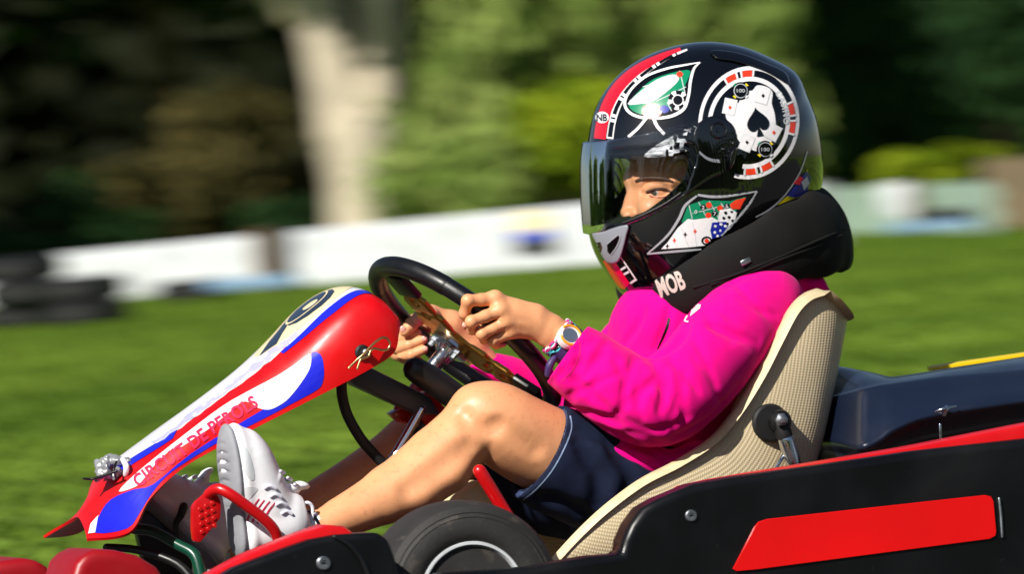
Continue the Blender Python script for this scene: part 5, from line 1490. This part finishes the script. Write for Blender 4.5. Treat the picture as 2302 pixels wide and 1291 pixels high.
for a in range(10, 360, 72): hd(arcband((1524, 226), np.diag([22, 22]), 0.62, 1.0, a, a+30), M_white, 'chip_edge', 0.0018, 5)
hd(cc(1494, 246, 11, .8), M_pblue, 'blue_chip', 0.0015, 5); hd(cc(1528, 168, 7, .9), M_orange, 'small_chip', 0.0015, 4)
hd(stroke([(1574,142),(1540,148),(1500,156),(1456,172),(1424,198),(1408,224),(1408,242),(1420,256),(1440,264),(1456,266)], [2,4,5,5,5,5,6,6,6,6]), M_white, 'spade_outline', 0.0021)
hd(stroke([(1574,142),(1560,156),(1552,184),(1548,214),(1538,244),(1514,260),(1486,266),(1468,266)], [2,5,6,6,7,7,6,6]), M_white, 'spade_outline', 0.0021)
hd(stroke([(1454,266),(1436,288),(1414,308)], 6), M_white, 'spade_foot', 0.0021); hd(stroke([(1470,266),(1478,284),(1494,302)], 7), M_white, 'spade_foot', 0.0021)
# chin-side picture: felt, cards, dice
hd([[(1566,446),(1610,450),(1660,444),(1690,434),(1668,468),(1640,504),(1616,530),(1590,552),(1540,560),(1470,566),(1500,536),(1524,506),(1540,476)]], M_pblack, 'dice_window', 0.0006)
hd([[(1546,462),(1580,450),(1640,452),(1676,442),(1650,480),(1600,500),(1560,496),(1532,500)]], M_felt, 'felt_picture', 0.0009)
for a, b in (((1548,458),(1556,492)),((1570,454),(1592,496)),((1594,452),(1614,488)),((1556,480),(1626,462)),((1620,456),(1630,470))): hd(stroke([a, b], 1.6), M_offwhite, 'felt_line', 0.0012, 6)
for cx, cy, mt_ in ((1564,476,M_felt),(1580,466,M_pblack),(1606,480,M_pblack),(1593,461,M_orange),(1592,484,M_orange),(1633,463,M_pblack),(1618,468,M_orange)): hd(cc(cx, cy, 6.5), mt_, 'table_number', 0.0014, 4)
for cx, cy, tx in ((1564,476,'0'),(1580,466,'2'),(1606,480,'7'),(1633,463,'5')): decal_bm(text_bm(tx, lambda x, y: (cx-3+6*x, cy+4-8*y), False), HB, M_white, 'number_print', HEL, 0.0018, 4)
hd([[(1652,450),(1676,444),(1662,470),(1644,470),(1640,460)]], M_orange, 'red_die', 0.0013)
hd([[(1486,560),(1500,546),(1524,512),(1546,492),(1560,494),(1600,488),(1614,496),(1606,520),(1598,540),(1584,552),(1548,556)]], M_white, 'playing_cards', 0.0013, 6)
for cx, cy, mt_ in ((1540,527,M_pblack),(1562,520,M_orange),(1516,540,M_orange),(1500,553,M_pblack)): hd(stroke([(cx-4, cy),(cx+4, cy)], 2.4, 2) + stroke([(cx, cy-5),(cx, cy+5)], 2.4, 2), mt_, 'card_pip', 0.0017, 4)
for a, b in (((1530,508),(1548,556)), ((1556,498),(1566,554)), ((1512,530),(1522,556))): hd(stroke([a, b], 1.2), M_offwhite, 'card_edge', 0.0016, 6)
hd([[(1618,472),(1640,468),(1656,478),(1650,500),(1634,514),(1612,496)]], M_white, 'white_die', 0.0017)
for cx, cy in ((1630,478),(1644,476),(1638,488),(1646,496),(1634,503),(1626,490)): hd(cc(cx, cy, 3), M_pblack, 'die_pip', 0.0022, 4)
hd([[(1600,500),(1632,498),(1638,512),(1626,530),(1600,536),(1596,518)]], M_pblue, 'blue_die', 0.0020)
for cx, cy in ((1607,508),(1620,504),(1606,522),(1618,518),(1630,508),(1612,530)): hd(cc(cx, cy, 3), M_white, 'die_pip', 0.0025, 4)
hd(arcband((1588, 541), np.diag([12, 10]), 0.65, 1.0, 0, 359), M_pblack, 'chip_ring', 0.0018, 4); hd(cc(1588, 541, 5), M_orange, 'chip_centre', 0.0020, 4)
hd(stroke([(1568,438),(1600,442),(1640,440),(1700,430)], [5,6,5,3]), M_silver, 'window_outline', 0.0026)
hd(stroke([(1700,430),(1680,462),(1650,498),(1620,530)], [3,5,5,4]), M_silver, 'window_outline', 0.0026)
hd(stroke([(1566,440),(1540,462),(1526,492),(1500,530),(1456,570)], [4,6,6,5,3]), M_silver, 'window_outline', 0.0026)
hd(stroke([(1456,570),(1500,566),(1550,562),(1576,560)], [3,5,5,3]), M_silver, 'window_outline', 0.0026)
# rear lower picture and trim line
hd([[(1744,462),(1770,440),(1800,404),(1814,380),(1820,420),(1800,440),(1770,452)]], M_pyellow, 'yellow_card', 0.0008)
hd([[(1768,440),(1790,412),(1812,384),(1822,400),(1812,436),(1786,444)]], M_pblue, 'blue_chip_print', 0.0011)
hd([[(1782,412),(1796,396),(1804,400),(1796,416)]], M_hred, 'red_chip_print', 0.0015); hd([[(1800,410),(1812,396),(1818,412),(1806,428)]], M_white, 'white_chip_print', 0.0015)
hd(stroke([(1698,488),(1730,470),(1764,438),(1796,390),(1814,340)], [2,4,3,3,2]), M_silver, 'rear_trim', 0.0010)
# chin stripe below the vent
hd([[(1356,586),(1382,584),(1396,606),(1416,636),(1404,650),(1392,646),(1372,616)]], M_hred, 'chin_red_block', 0.0008)
hd(stroke([(1386,578),(1402,604),(1424,632)], [14,13,11]), M_pblack, 'chin_check_stripe', 0.0010); hd(stroke([(1394,574),(1412,600),(1432,630)], 3), M_white, 'chin_white_line', 0.0013)
for a, b in (((1397,606),(1408,599)), ((1404,616),(1415,610)), ((1418,636),(1430,628))): hd(stroke([a, b], 5, 3), M_white, 'chin_check', 0.0014)

# ================================================================== neck brace
NB = empty('neck_brace', K(1700, 600, 0.0), 'padded black cloth neck brace collar under the helmet', 'neck brace')
path = [(1484,668,0.060,22),(1530,656,0.105,26),(1610,616,0.142,32),(1700,578,0.152,40),(1785,545,0.135,50),(1850,522,0.090,58),(1862,515,0.0,60)]
P = np.array([KR(*p) for p in path]); Pm = P[::-1].copy(); Pm[:, :3] = mir(P[::-1][:, :3]); P = np.concatenate([P, Pm[1:]])
f = Sdf(P[:, :3].min(0) - 0.07, P[:, :3].max(0) + 0.07, 0.0026)
nb_up = nrm(np.cross(nrm(P[5, :3] - P[1, :3]), LV)); nb_up = nb_up if nb_up @ ZV > 0 else -nb_up
Q_ = cr(P, 6)
for i in range(len(Q_)-1):
    f.cone(Q_[i, :3], Q_[i+1, :3], Q_[i, 3]*0.60, Q_[i+1, 3]*0.60, 0.010, sq=(nb_up, 2.5))
f.noise(0.0006, 120, 3)
brace_o = f.obj('collar_pad', M_brace, NB)
nbv = bvh(brace_o)
def on_nb(pts, off): return [p for p in (on_shell(nbv, x, y, off) for x, y in pts) if p is not None]
for pts in ([(1560,646),(1640,622),(1720,592),(1800,558),(1860,532),(1900,516)], [(1600,640),(1680,614),(1760,582),(1840,552),(1890,530)]):
    tube('piping', cr(np.array(on_nb(pts, 0.0002)), 6), 0.0022, M_brace, brace_o, 8)
p = on_nb([(1676,588)], 0.001)
if p:
    V, Fc = box_geo(p[0], nrm(-FV + ZV*0.35)*0.008, nrm(ZV + FV*0.35)*0.004, LV*0.002); bevel(mk('zip_pull', V, Fc, M_steel, brace_o), 0.001, 1)
b_o = np.array([1486., 668.]); bx_ = np.array([58., -22.]); by_ = np.array([-14., -38.])
decal_bm(text_bm('MOB', lambda x, y: b_o + bx_*x + by_*y, True), nbv, M_beige, 'brace_lettering', brace_o, 0.0008, 4)

# ================================================================== wrist watch and bracelets
wc = K(1281, 757, 0.197); wn_ = nrm(LV*0.86 + ZV*0.40 + FV*(-0.10))
WT = empty('wrist_watch', K(1268, 775, 0.17), 'digital watch with white and orange case on the left wrist', 'watch')
lathe('case', wc, wn_, [(-0.008, 0.0172), (0.001, 0.0178), (0.004, 0.0165), (0.0048, 0.0125), (0.0035, 0.0110)], M_watchwhite, WT, 36)
A = [wc + wn_*0.0045 + 0.0148*(math.cos(t)*nrm(np.cross(wn_, ZV)) + math.sin(t)*np.cross(wn_, nrm(np.cross(wn_, ZV)))) for t in np.linspace(0, 5.2, 30)]
tube('bezel', np.array(A), 0.0019, M_watchorange, WT, 8)
lathe('display', wc + wn_*0.002, wn_, [(-0.002, 0.0112), (0.0016, 0.0112), (0.0017, 0)], M_lcd, WT, 28)
wdir = nrm(K(1236, 744, 0.170) - K(1320, 812, 0.178)); wctr = K(1276, 776, 0.172)
def wrist_loop(name, parent, t, r, rt, mt, tilt=0.0, seg=8, wav=0.0, ph=0.0):
    c = wctr + wdir*t; ax = nrm(wdir + LV*tilt); e1_ = nrm(LV - ax*(LV @ ax)); e2_ = np.cross(ax, e1_)
    P = [c + (r*0.80*math.cos(a) + 0)*e1_ + r*math.sin(a)*e2_ + ax*wav*math.sin(7*a+ph) for a in np.linspace(0, 2*math.pi, 49)[:-1]]
    return tube(name, np.array(P), rt, mt, parent, seg, closed=True)
c = wctr; ax = wdir; e1_ = nrm(LV - ax*(LV @ ax)); e2_ = np.cross(ax, e1_)
rings = []
for a in np.linspace(0, 2*math.pi, 49):
    rad = nrm(0.8*math.cos(a)*e1_ + math.sin(a)*e2_); q = c + 0.0262*(0.82*math.cos(a)*e1_ + math.sin(a)*e2_)
    rings.append([q - ax*0.008, q - ax*0.008 + rad*0.0028, q + ax*0.008 + rad*0.0028, q + ax*0.008])
loft('strap', rings, M_purple, WT, closed=True, ang=30)
pxtube('strap_tail', [(1246,806,0.185,7),(1236,822,0.185,9),(1232,842,0.18,8)], M_purple, WT, n=4, seg=10)
for i, (t, mt_, nm, lb) in enumerate(((0.016, M_teal, 'bracelet', 'teal braided thread bracelet nearest the hand on the left wrist'), (0.020, M_mag, 'bracelet', 'magenta braided thread bracelet between the teal bracelet and the watch'), (0.0125, M_pblack, 'bracelet', 'dark braided cord bracelet touching the watch strap'))):
    bo = empty('bracelet', wctr + wdir*t, lb, 'bracelet', 'braided bracelets on the left wrist')
    for k_ in range(2): wrist_loop('braid_strand', bo, t, 0.0275, 0.0021, (mt_, (M_mag, M_watchwhite, M_teal)[i])[k_], 0.12*(i-1), 6, 0.0022, k_*math.pi)
# ================================================================== background
DT = S*1.0
def W_(px, py, dist):                                         # world point at camera distance
    d = ray(px, py); return CAM + d*(dist/d[1])
M_barrier = mat('white_painted_concrete', (206, 209, 214), 0.6, var=(3, 0.08), dirt=(3.2, (120, 122, 124), 0.52, 0.7))
M_bark = mat('pale_bark', (190, 178, 156), 0.85, var=(3, 0.2), bump=(14, 0.5, 0.03))
M_dbark = mat('dark_bark', (74, 62, 48), 0.9, var=(5, 0.3))
def leaf_mat(name, rgb, rgb2, sc_=2.6):
    mt = bpy.data.materials.new(name); mt.use_nodes = True; nt = mt.node_tree; b = nt.nodes['Principled BSDF']
    tc = nt.nodes.new('ShaderNodeTexCoord'); nz = nt.nodes.new('ShaderNodeTexNoise'); nz.inputs['Scale'].default_value = sc_; nz.inputs['Detail'].default_value = 4
    nt.links.new(tc.outputs['Object'], nz.inputs['Vector'])
    rp = nt.nodes.new('ShaderNodeValToRGB'); rp.color_ramp.elements[0].position = 0.35; rp.color_ramp.elements[1].position = 0.65
    rp.color_ramp.elements[0].color = (*s2l(rgb), 1); rp.color_ramp.elements[1].color = (*s2l(rgb2), 1)
    nt.links.new(nz.outputs['Fac'], rp.inputs[0]); nt.links.new(rp.outputs[0], b.inputs['Base Color'])
    b.inputs['Roughness'].default_value = 0.75; b.inputs['Specular IOR Level'].default_value = 0.08
    return mt
L_a = leaf_mat('mid_green_leaves', (98, 124, 50), (158, 172, 96))
L_b = leaf_mat('yellow_green_leaves', (96, 122, 22), (146, 160, 34))
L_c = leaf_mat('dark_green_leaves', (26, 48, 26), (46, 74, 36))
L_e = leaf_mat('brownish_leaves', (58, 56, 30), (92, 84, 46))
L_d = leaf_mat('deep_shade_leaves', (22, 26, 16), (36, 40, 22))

def leaf_geo(n, rad, size, seed, clumps=26, hollow=0.35, flat=1.0):
    """leaf-sized faces gathered in clumps through an uneven crown"""
    r = np.random.default_rng(seed)
    C = r.normal(size=(clumps, 3)); C /= np.linalg.norm(C, axis=1)[:, None]
    C *= (hollow + (1-hollow)*r.random((clumps, 1))**0.5)*np.asarray(rad)*0.82
    cr_ = r.uniform(0.22, 0.42, clumps)*np.mean(rad)
    k = r.integers(0, clumps, n); D = r.normal(size=(n, 3)); D /= np.linalg.norm(D, axis=1)[:, None]
    P = C[k] + D*(cr_[k]*r.random(n)**0.4)[:, None]*np.array([1, 1, flat])
    N = D*0.6 + r.normal(size=(n, 3))*0.6 + np.array([0, -0.1, 0.35]); N /= np.linalg.norm(N, axis=1)[:, None]
    A = np.cross(N, r.normal(size=(n, 3))); A /= np.linalg.norm(A, axis=1)[:, None]; B = np.cross(N, A)
    s_ = size*r.uniform(0.6, 1.3, (n, 1))
    V = np.stack([P - A*s_, P + B*s_*0.55, P + A*s_, P - B*s_*0.55], 1).reshape(-1, 3)
    return V, np.arange(4*n).reshape(n, 4)
def bare(name, V, Fc, mt):
    me = bpy.data.meshes.new(name); V = np.asarray(V, np.float32); nf, k = Fc.shape
    me.vertices.add(len(V)); me.vertices.foreach_set('co', V.ravel()); me.loops.add(nf*k); me.loops.foreach_set('vertex_index', Fc.astype(np.int32).ravel())
    me.polygons.add(nf); me.polygons.foreach_set('loop_start', np.arange(0, nf*k, k, dtype=np.int32)); me.polygons.foreach_set('loop_total', np.full(nf, k, dtype=np.int32))
    me.update(calc_edges=True); me.materials.append(mt); return me
crown_me = [bare('foliage', *leaf_geo(5200, (1.0, 0.8, 0.75), 0.062, 40+i, 24), L_a) for i in range(3)]
stem_parts = []
for i in range(5):
    a = 2*math.pi*i/5; stem_parts.append(tube_geo(cr(np.array([(0, 0, -0.75), (0.15*math.cos(a), 0.15*math.sin(a), -0.3), (0.5*math.cos(a), 0.5*math.sin(a), 0.25)]), 4), np.linspace(0.035, 0.012, 9), 6))
sv, sf = merge(stem_parts)
stem_me = bpy.data.meshes.new('stem'); stem_me.from_pydata([tuple(v) for v in sv], [], sf); stem_me.materials.append(M_dbark)
mats_me = {}
def crown_mesh(i, mt):
    key = (i, mt.name)
    if key not in mats_me:
        me = crown_me[i].copy(); me.materials.clear(); me.materials.append(mt); mats_me[key] = me
    return mats_me[key]
def bush(px, py_base_d, rad, mt, i, label, zc=None, group='bushes and shrubs behind the barrier'):
    """py_base_d: distance from the camera; stands on the ground below photo column px"""
    p = W_(px, 400, py_base_d); r_ = rad
    o = bpy.data.objects.new('bush', None); COL.objects.link(o); o.location = (p[0], p[1], 0); tag(o, label, 'bush', group)
    z = zc if zc is not None else r_[2]*0.78
    c = bpy.data.objects.new('foliage', crown_mesh(i % 3, mt)); COL.objects.link(c); c.parent = o; c.location = (0, 0, z); c.scale = r_; c.rotation_euler = (0, 0, i*1.7)
    s_ = bpy.data.objects.new('stem', stem_me); COL.objects.link(s_); s_.parent = o; s_.location = (0, 0, z); s_.scale = (r_[0]*0.8, r_[1]*0.8, r_[2]*1.05)
    return o
# lit shrubs to the right of the pale trunk, from left to right
bush(990, 60, (0.85, 0.8, 1.3), L_a, 0, 'green bush just right of the pale forked trunk')
bush(1130, 63, (1.1, 0.9, 2.3), L_a, 1, 'tall green bush between the pale trunk and the helmet, back row')
bush(1270, 60, (0.9, 0.8, 1.05), L_b, 2, 'yellow-green bush low in front of the helmet visor')
bush(1400, 64, (1.2, 1.0, 2.5), L_a, 0, 'tall green bush behind the front of the helmet')
bush(1600, 63, (1.2, 1.0, 2.7), L_a, 2, 'tall green bush hidden mostly behind the helmet')
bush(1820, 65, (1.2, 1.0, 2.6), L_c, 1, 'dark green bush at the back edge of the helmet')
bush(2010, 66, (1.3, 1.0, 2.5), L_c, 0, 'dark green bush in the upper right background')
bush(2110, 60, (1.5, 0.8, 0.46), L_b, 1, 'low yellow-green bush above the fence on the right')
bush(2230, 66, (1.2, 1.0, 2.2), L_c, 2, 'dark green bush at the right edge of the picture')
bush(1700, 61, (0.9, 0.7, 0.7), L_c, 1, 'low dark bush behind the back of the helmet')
# shaded undergrowth on the left
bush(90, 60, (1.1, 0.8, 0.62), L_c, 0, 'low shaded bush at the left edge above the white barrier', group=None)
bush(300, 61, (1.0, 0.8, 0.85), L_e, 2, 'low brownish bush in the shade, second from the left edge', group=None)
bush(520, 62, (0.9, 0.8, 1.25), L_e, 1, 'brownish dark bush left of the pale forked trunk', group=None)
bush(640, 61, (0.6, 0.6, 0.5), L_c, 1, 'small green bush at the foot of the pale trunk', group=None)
# the pale forked tree
def tree(px, dist, name, label, trunk, limbs, crown, mt_b, mt_l, group=None, seed=0, nleaf=9000, lsize=0.13):
    p = W_(px, 400, dist); base = np.array([p[0], p[1], 0.0])
    root = empty(name, base, label, 'tree', group)
    tr = cr(np.array(trunk, float), 6); V, Fc = tube_geo(tr[:, :3] + base, tr[:, 3], 18, True, False)
    r = np.random.default_rng(seed); V = V + r.normal(size=V.shape)*0.012
    t = autosmooth(mk('trunk', V, Fc, mt_b, root), 70)
    for lb in limbs:
        q = cr(np.array(lb, float), 6); V, Fc = tube_geo(q[:, :3] + base, q[:, 3], 12, True, True); autosmooth(mk('limb', V, Fc, mt_b, t), 70)
    cc_, rad = crown
    V, Fc = leaf_geo(nleaf, rad, lsize, 90+seed, 60, 0.2)
    V2, F2 = leaf_geo(2600, (1.7, 1.2, 0.7), lsize, 95+seed, 24, 0.1)     # unseen leaf clump added to shade the limbs
    Fc = np.concatenate([Fc, F2 + len(V)]); V = np.concatenate([V, V2 + np.array([-1.5, -1.9, 4.55]) - np.asarray(cc_)])
    mk('crown', V + base + np.asarray(cc_), Fc, mt_l, root, smooth=False)
    return root
k60 = S*60*1.0
tree(806, 60, 'forked_tree', 'tree with thick pale trunk forking low, behind the white barrier',
     [(0.05,0,0,0.40),(0.05,0,0.5,0.31),(0.04,0,1.0,0.31),(0.03,0,1.32,0.31)],
     [[(-0.07,0,1.15,0.24),(-0.13,0,1.6,0.19),(-0.21,0.05,2.1,0.17),(-0.4,0.1,3.2,0.14),(-1.0,0.2,4.6,0.08)],
      [(0.13,0,1.15,0.22),(0.24,0,1.6,0.16),(0.28,0.05,2.1,0.15),(0.45,0.2,3.2,0.14),(0.9,0.3,4.6,0.08)],
      [(-0.45,0.05,2.2,0.10),(-0.9,-0.3,3.0,0.07),(-1.6,-0.5,3.8,0.04)]],
     ((0.2, 1.8, 5.6), (2.6, 2.2, 1.9)), M_bark, L_a, seed=1, nleaf=7000)
# trees of the wood, crowns added out of view to darken the left side
spec = [(-9.6,45.5,'broad tree left of the frame whose crown shades the undergrowth',5.8,(3.1,3.9,2.3)),]
spec2 = [(-7.5,60,'tree with dark trunk in the wood behind the left end of the barrier'),(-3.4,62.5,'tree with dark trunk in the wood just left of the pale trunk'),(0.9,62,'tree with dark trunk in the wood right of the pale trunk'),(5.0,62.5,'tree with dark trunk in the wood behind the helmet'),(9.0,61,'tree with dark trunk in the wood at the right edge')]
def shade_tree(x, y, label, zc, rad, seed):
    px_, py_ = topx(np.array([x, y, 0.5])); base = np.array([x, y, 0.0])
    root = empty('shade_tree', base, label, 'tree', 'trees of the wood')
    V, Fc = tube_geo(base + cr(np.array([(0,0,0),(0.1,0,1.5),(0.0,0.1,3.0),(0.2,0,zc)]), 5), np.linspace(0.24, 0.10, 16), 12, True, False); mk('trunk', V, Fc, M_dbark, root)
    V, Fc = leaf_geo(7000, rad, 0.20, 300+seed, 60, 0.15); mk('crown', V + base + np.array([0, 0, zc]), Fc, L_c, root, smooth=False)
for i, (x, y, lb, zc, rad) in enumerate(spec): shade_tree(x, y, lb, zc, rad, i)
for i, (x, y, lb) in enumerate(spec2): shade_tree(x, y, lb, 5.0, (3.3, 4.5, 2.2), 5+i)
# far wood, one dark mass
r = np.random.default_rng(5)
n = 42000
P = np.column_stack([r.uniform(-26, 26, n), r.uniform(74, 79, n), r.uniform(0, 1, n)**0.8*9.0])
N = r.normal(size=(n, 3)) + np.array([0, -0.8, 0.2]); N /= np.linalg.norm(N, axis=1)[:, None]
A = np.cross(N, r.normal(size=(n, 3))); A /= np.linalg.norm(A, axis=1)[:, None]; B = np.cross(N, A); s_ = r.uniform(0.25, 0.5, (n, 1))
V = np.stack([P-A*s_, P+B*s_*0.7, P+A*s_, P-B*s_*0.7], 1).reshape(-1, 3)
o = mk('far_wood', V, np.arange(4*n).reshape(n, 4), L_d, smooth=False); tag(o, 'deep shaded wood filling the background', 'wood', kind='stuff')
th = r.uniform(math.radians(140), math.radians(350), n); rd = r.uniform(46, 54, n)
P[:, 0] = np.cos(th)*rd; P[:, 1] = np.sin(th)*rd; P[:, 2] *= 0.8*(1 + 0.45*np.sin(th*21) + 0.2*np.sin(th*47))
s_ = s_*1.4
V = np.stack([P-A*s_, P+B*s_*0.8, P+A*s_, P-B*s_*0.8], 1).reshape(-1, 3)
o = mk('far_wood', V, np.arange(4*n).reshape(n, 4), L_a, smooth=False); tag(o, 'line of trees across the track, mirrored in the helmet visor', 'wood', kind='stuff')

# white barrier blocks
bx0 = KG(-60, 694); bx1 = KG(1860, 556)
bd = bx1 - bx0; bd[2] = 0; BL = np.linalg.norm(bd); bd = bd/BL; bn = np.array([bd[1], -bd[0], 0.0])
if bn[1] > 0: bn = -bn
nb = 6
sect = [(-0.14, 0.0), (-0.14, 0.05), (-0.085, 0.17), (-0.085, 0.30), (-0.10, 0.32), (-0.10, 0.385), (-0.075, 0.41), (0.075, 0.41), (0.10, 0.385), (0.10, 0.0)]
where = ['leftmost white barrier block, behind the black tyres', 'white barrier block second from the left, behind the pale plank', 'white barrier block below the pale forked trunk', 'white barrier block behind the steering wheel rim', 'white barrier block between the wheel and the helmet chin', 'white barrier block hidden behind the helmet']
for i in range(nb):
    a0 = BL*i/nb + 0.006; a1 = BL*(i+1)/nb - 0.006
    rg = [[bx0*np.array([1, 1, 0]) + bd*a - bn*s_[0]*-1.0 + ZV*s_[1]*(0.90 + 0.22*a/BL) for s_ in sect] for a in (a0, a1)]
    o = loft('barrier_block', rg, M_barrier, None, closed=True, cap=True, ang=20); tag(o, where[i], 'barrier', 'white barrier blocks along the track')
# tyres in front of the barrier, on the left
def far_tyre(px, py, lv, label):
    g = KG(px, py); c = np.array([g[0], g[1], 0.075 + lv*0.15])
    o = lathe('tyre', c, ZV, [(-0.075, 0.17), (-0.072, 0.24), (-0.045, 0.285), (0.045, 0.285), (0.072, 0.24), (0.075, 0.17), (0.05, 0.155), (-0.05, 0.155)], M_rubber, None, 40)
    tag(o, label, 'tyre', 'tyres by the barrier')
far_tyre(60, 736, 0, 'bottom black tyre of the stack of three in front of the white barrier'); far_tyre(66, 736, 1, 'middle black tyre of the stack of three in front of the white barrier'); far_tyre(58, 736, 2, 'top black tyre of the stack of three in front of the white barrier')
far_tyre(196, 730, 0, 'lower black tyre of the pair right of the tyre stack')
far_tyre(190, 730, 1, 'upper black tyre of the pair right of the tyre stack')
far_tyre(440, 676, 0, 'black tyre lying against the barrier above the pale plank')  # tyre shape added where a shadow smudge darkens the barrier
def boxobj(name, c, hx, hy, hz, mt, label, cat, bev=0.01):
    V, Fc = box_geo(c, bd*hx, bn*hy, ZV*hz); o = mk(name, V, Fc, mt); bevel(o, bev, 2)
    if label: tag(o, label, cat)
    return o
M_plank = mat('pale_blue_plank', (120, 150, 178), 0.5); M_brown = mat('brown_board', (96, 74, 44), 0.7, var=(6, 0.3)); M_dark = mat('dark_board', (16, 16, 16), 0.7)
g = KG(560, 668); boxobj('plank', np.array([g[0], g[1], 0.10]), 0.52, 0.05, 0.04, M_plank, 'pale blue plank lying at the foot of the barrier left of centre', 'plank')
g = KG(620, 662); p_ = empty('marker_board', [g[0], g[1], 0], 'dark marker board with brown half standing at the white barrier', 'marker board')
for dx, mt_, nm in ((0.09, M_dark, 'dark_half'), (-0.065, M_brown, 'brown_half')):
    V, Fc = box_geo(np.array([g[0], g[1], 0.25]) + bd*dx, bd*0.075, bn*0.05, ZV*0.22); bevel(mk(nm, V, Fc, mt_, p_), 0.01)
g = KG(1208, 618); p_ = empty('sign_panel', [g[0], g[1], 0], 'small cream, blue and black sign panel fixed to the barrier', 'sign')
for z0, z1, mt_, nm in ((0.30, 0.43, M_cream, 'cream_band'), (0.24, 0.297, mat('sign_blue', (30, 66, 196), 0.5), 'blue_band'), (0.13, 0.237, M_dark, 'black_band')):
    V, Fc = box_geo(np.array([g[0], g[1], (z0+z1)/2]), bd*0.17, bn*0.03, ZV*(z1-z0)/2); bevel(mk(nm, V, Fc, mt_, p_), 0.006)
# right-hand fence, board and plank
M_pale = mat('pale_green_fence_paint', (150, 172, 156), 0.7, var=(2, 0.1)); M_tan = mat('tan_fence_paint', (128, 112, 84), 0.8, var=(3, 0.15))
def fence(px0, px1, py, h, mt, label, gap):
    a = KG(px0, py); b = KG(px1, py); d = b - a; Ln = np.linalg.norm(d); d = d/Ln; nn = np.array([d[1], -d[0], 0])
    root = empty('picket_fence', a, label, 'fence', 'fences beyond the grass')
    V0, F0 = box_geo(np.zeros(3), d*gap*0.36, nn*0.012, ZV*h/2); me = bpy.data.meshes.new('slat'); me.from_pydata([tuple(v) for v in V0], [], F0); me.materials.append(mt)
    for i in range(int(Ln/gap)):
        o = bpy.data.objects.new('slat', me); COL.objects.link(o); o.parent = root; o.location = Vector(d*(i+0.5)*gap + ZV*h/2)
    for z in (0.12, h-0.1):
        V, Fc = box_geo(a + d*Ln/2 - nn*0.03 + ZV*z, d*Ln/2, nn*0.014, ZV*0.03); mk('rail', V, Fc, mt, root)
fence(1836, 2240, 524, 0.36, M_pale, 'pale green picket fence behind the neck brace', 0.055)
fence(2222, 2420, 512, 0.50, M_tan, 'taller tan picket fence at the right edge', 0.06)
g = KG(2026, 530); p_ = empty('notice_board', [g[0], g[1], 0], 'white notice board with tan edge in front of the pale fence', 'board')
V, Fc = box_geo(np.array([g[0], g[1], 0.26]), bd*0.14, bn*0.03, ZV*0.13); bevel(mk('panel', V, Fc, M_barrier, p_), 0.01)
V, Fc = box_geo(np.array([g[0], g[1], 0.26]) + bd*0.18, bd*0.038, bn*0.03, ZV*0.13); bevel(mk('edge_post', V, Fc, M_brown, p_), 0.01)
g = KG(2100, 534); boxobj('plank', np.array([g[0], g[1], 0.085]), 0.40, 0.06, 0.03, M_plank, 'pale blue plank raised on a dark block at the right', 'plank')
boxobj('block', np.array([g[0], g[1], 0.14]) + bn*-0.12, 0.25, 0.05, 0.05, M_dark, 'dark block behind the pale blue plank at the right', 'block')  # dark box stands in for the shadow above the plank

# grass
r = np.random.default_rng(9)
n = 150000
yy = 1.3 + (46 - 1.3)*r.random(n)**0.75
half = (yy + 10)*S*1350
xx = r.uniform(-1, 1, n)*half
hh = r.uniform(0.006, 0.018, n)
an = r.uniform(0, 6.28, n); wd = r.uniform(0.008, 0.02, n)
dx = np.cos(an)*wd; dy = np.sin(an)*wd; lx = r.normal(size=n)*0.03; ly = r.normal(size=n)*0.03
V = np.stack([np.column_stack([xx-dx, yy-dy, np.full(n, -0.002)]), np.column_stack([xx+dx, yy+dy, np.full(n, -0.002)]), np.column_stack([xx+lx, yy+ly, hh])], 1).reshape(-1, 3)
L_g = leaf_mat('grass_blades', (74, 100, 28), (110, 134, 46), 0.25)
o = mk('grass', V, np.arange(3*n).reshape(n, 3), L_g, smooth=False); tag(o, 'mown green grass between the track and the barrier', 'grass', kind='stuff')
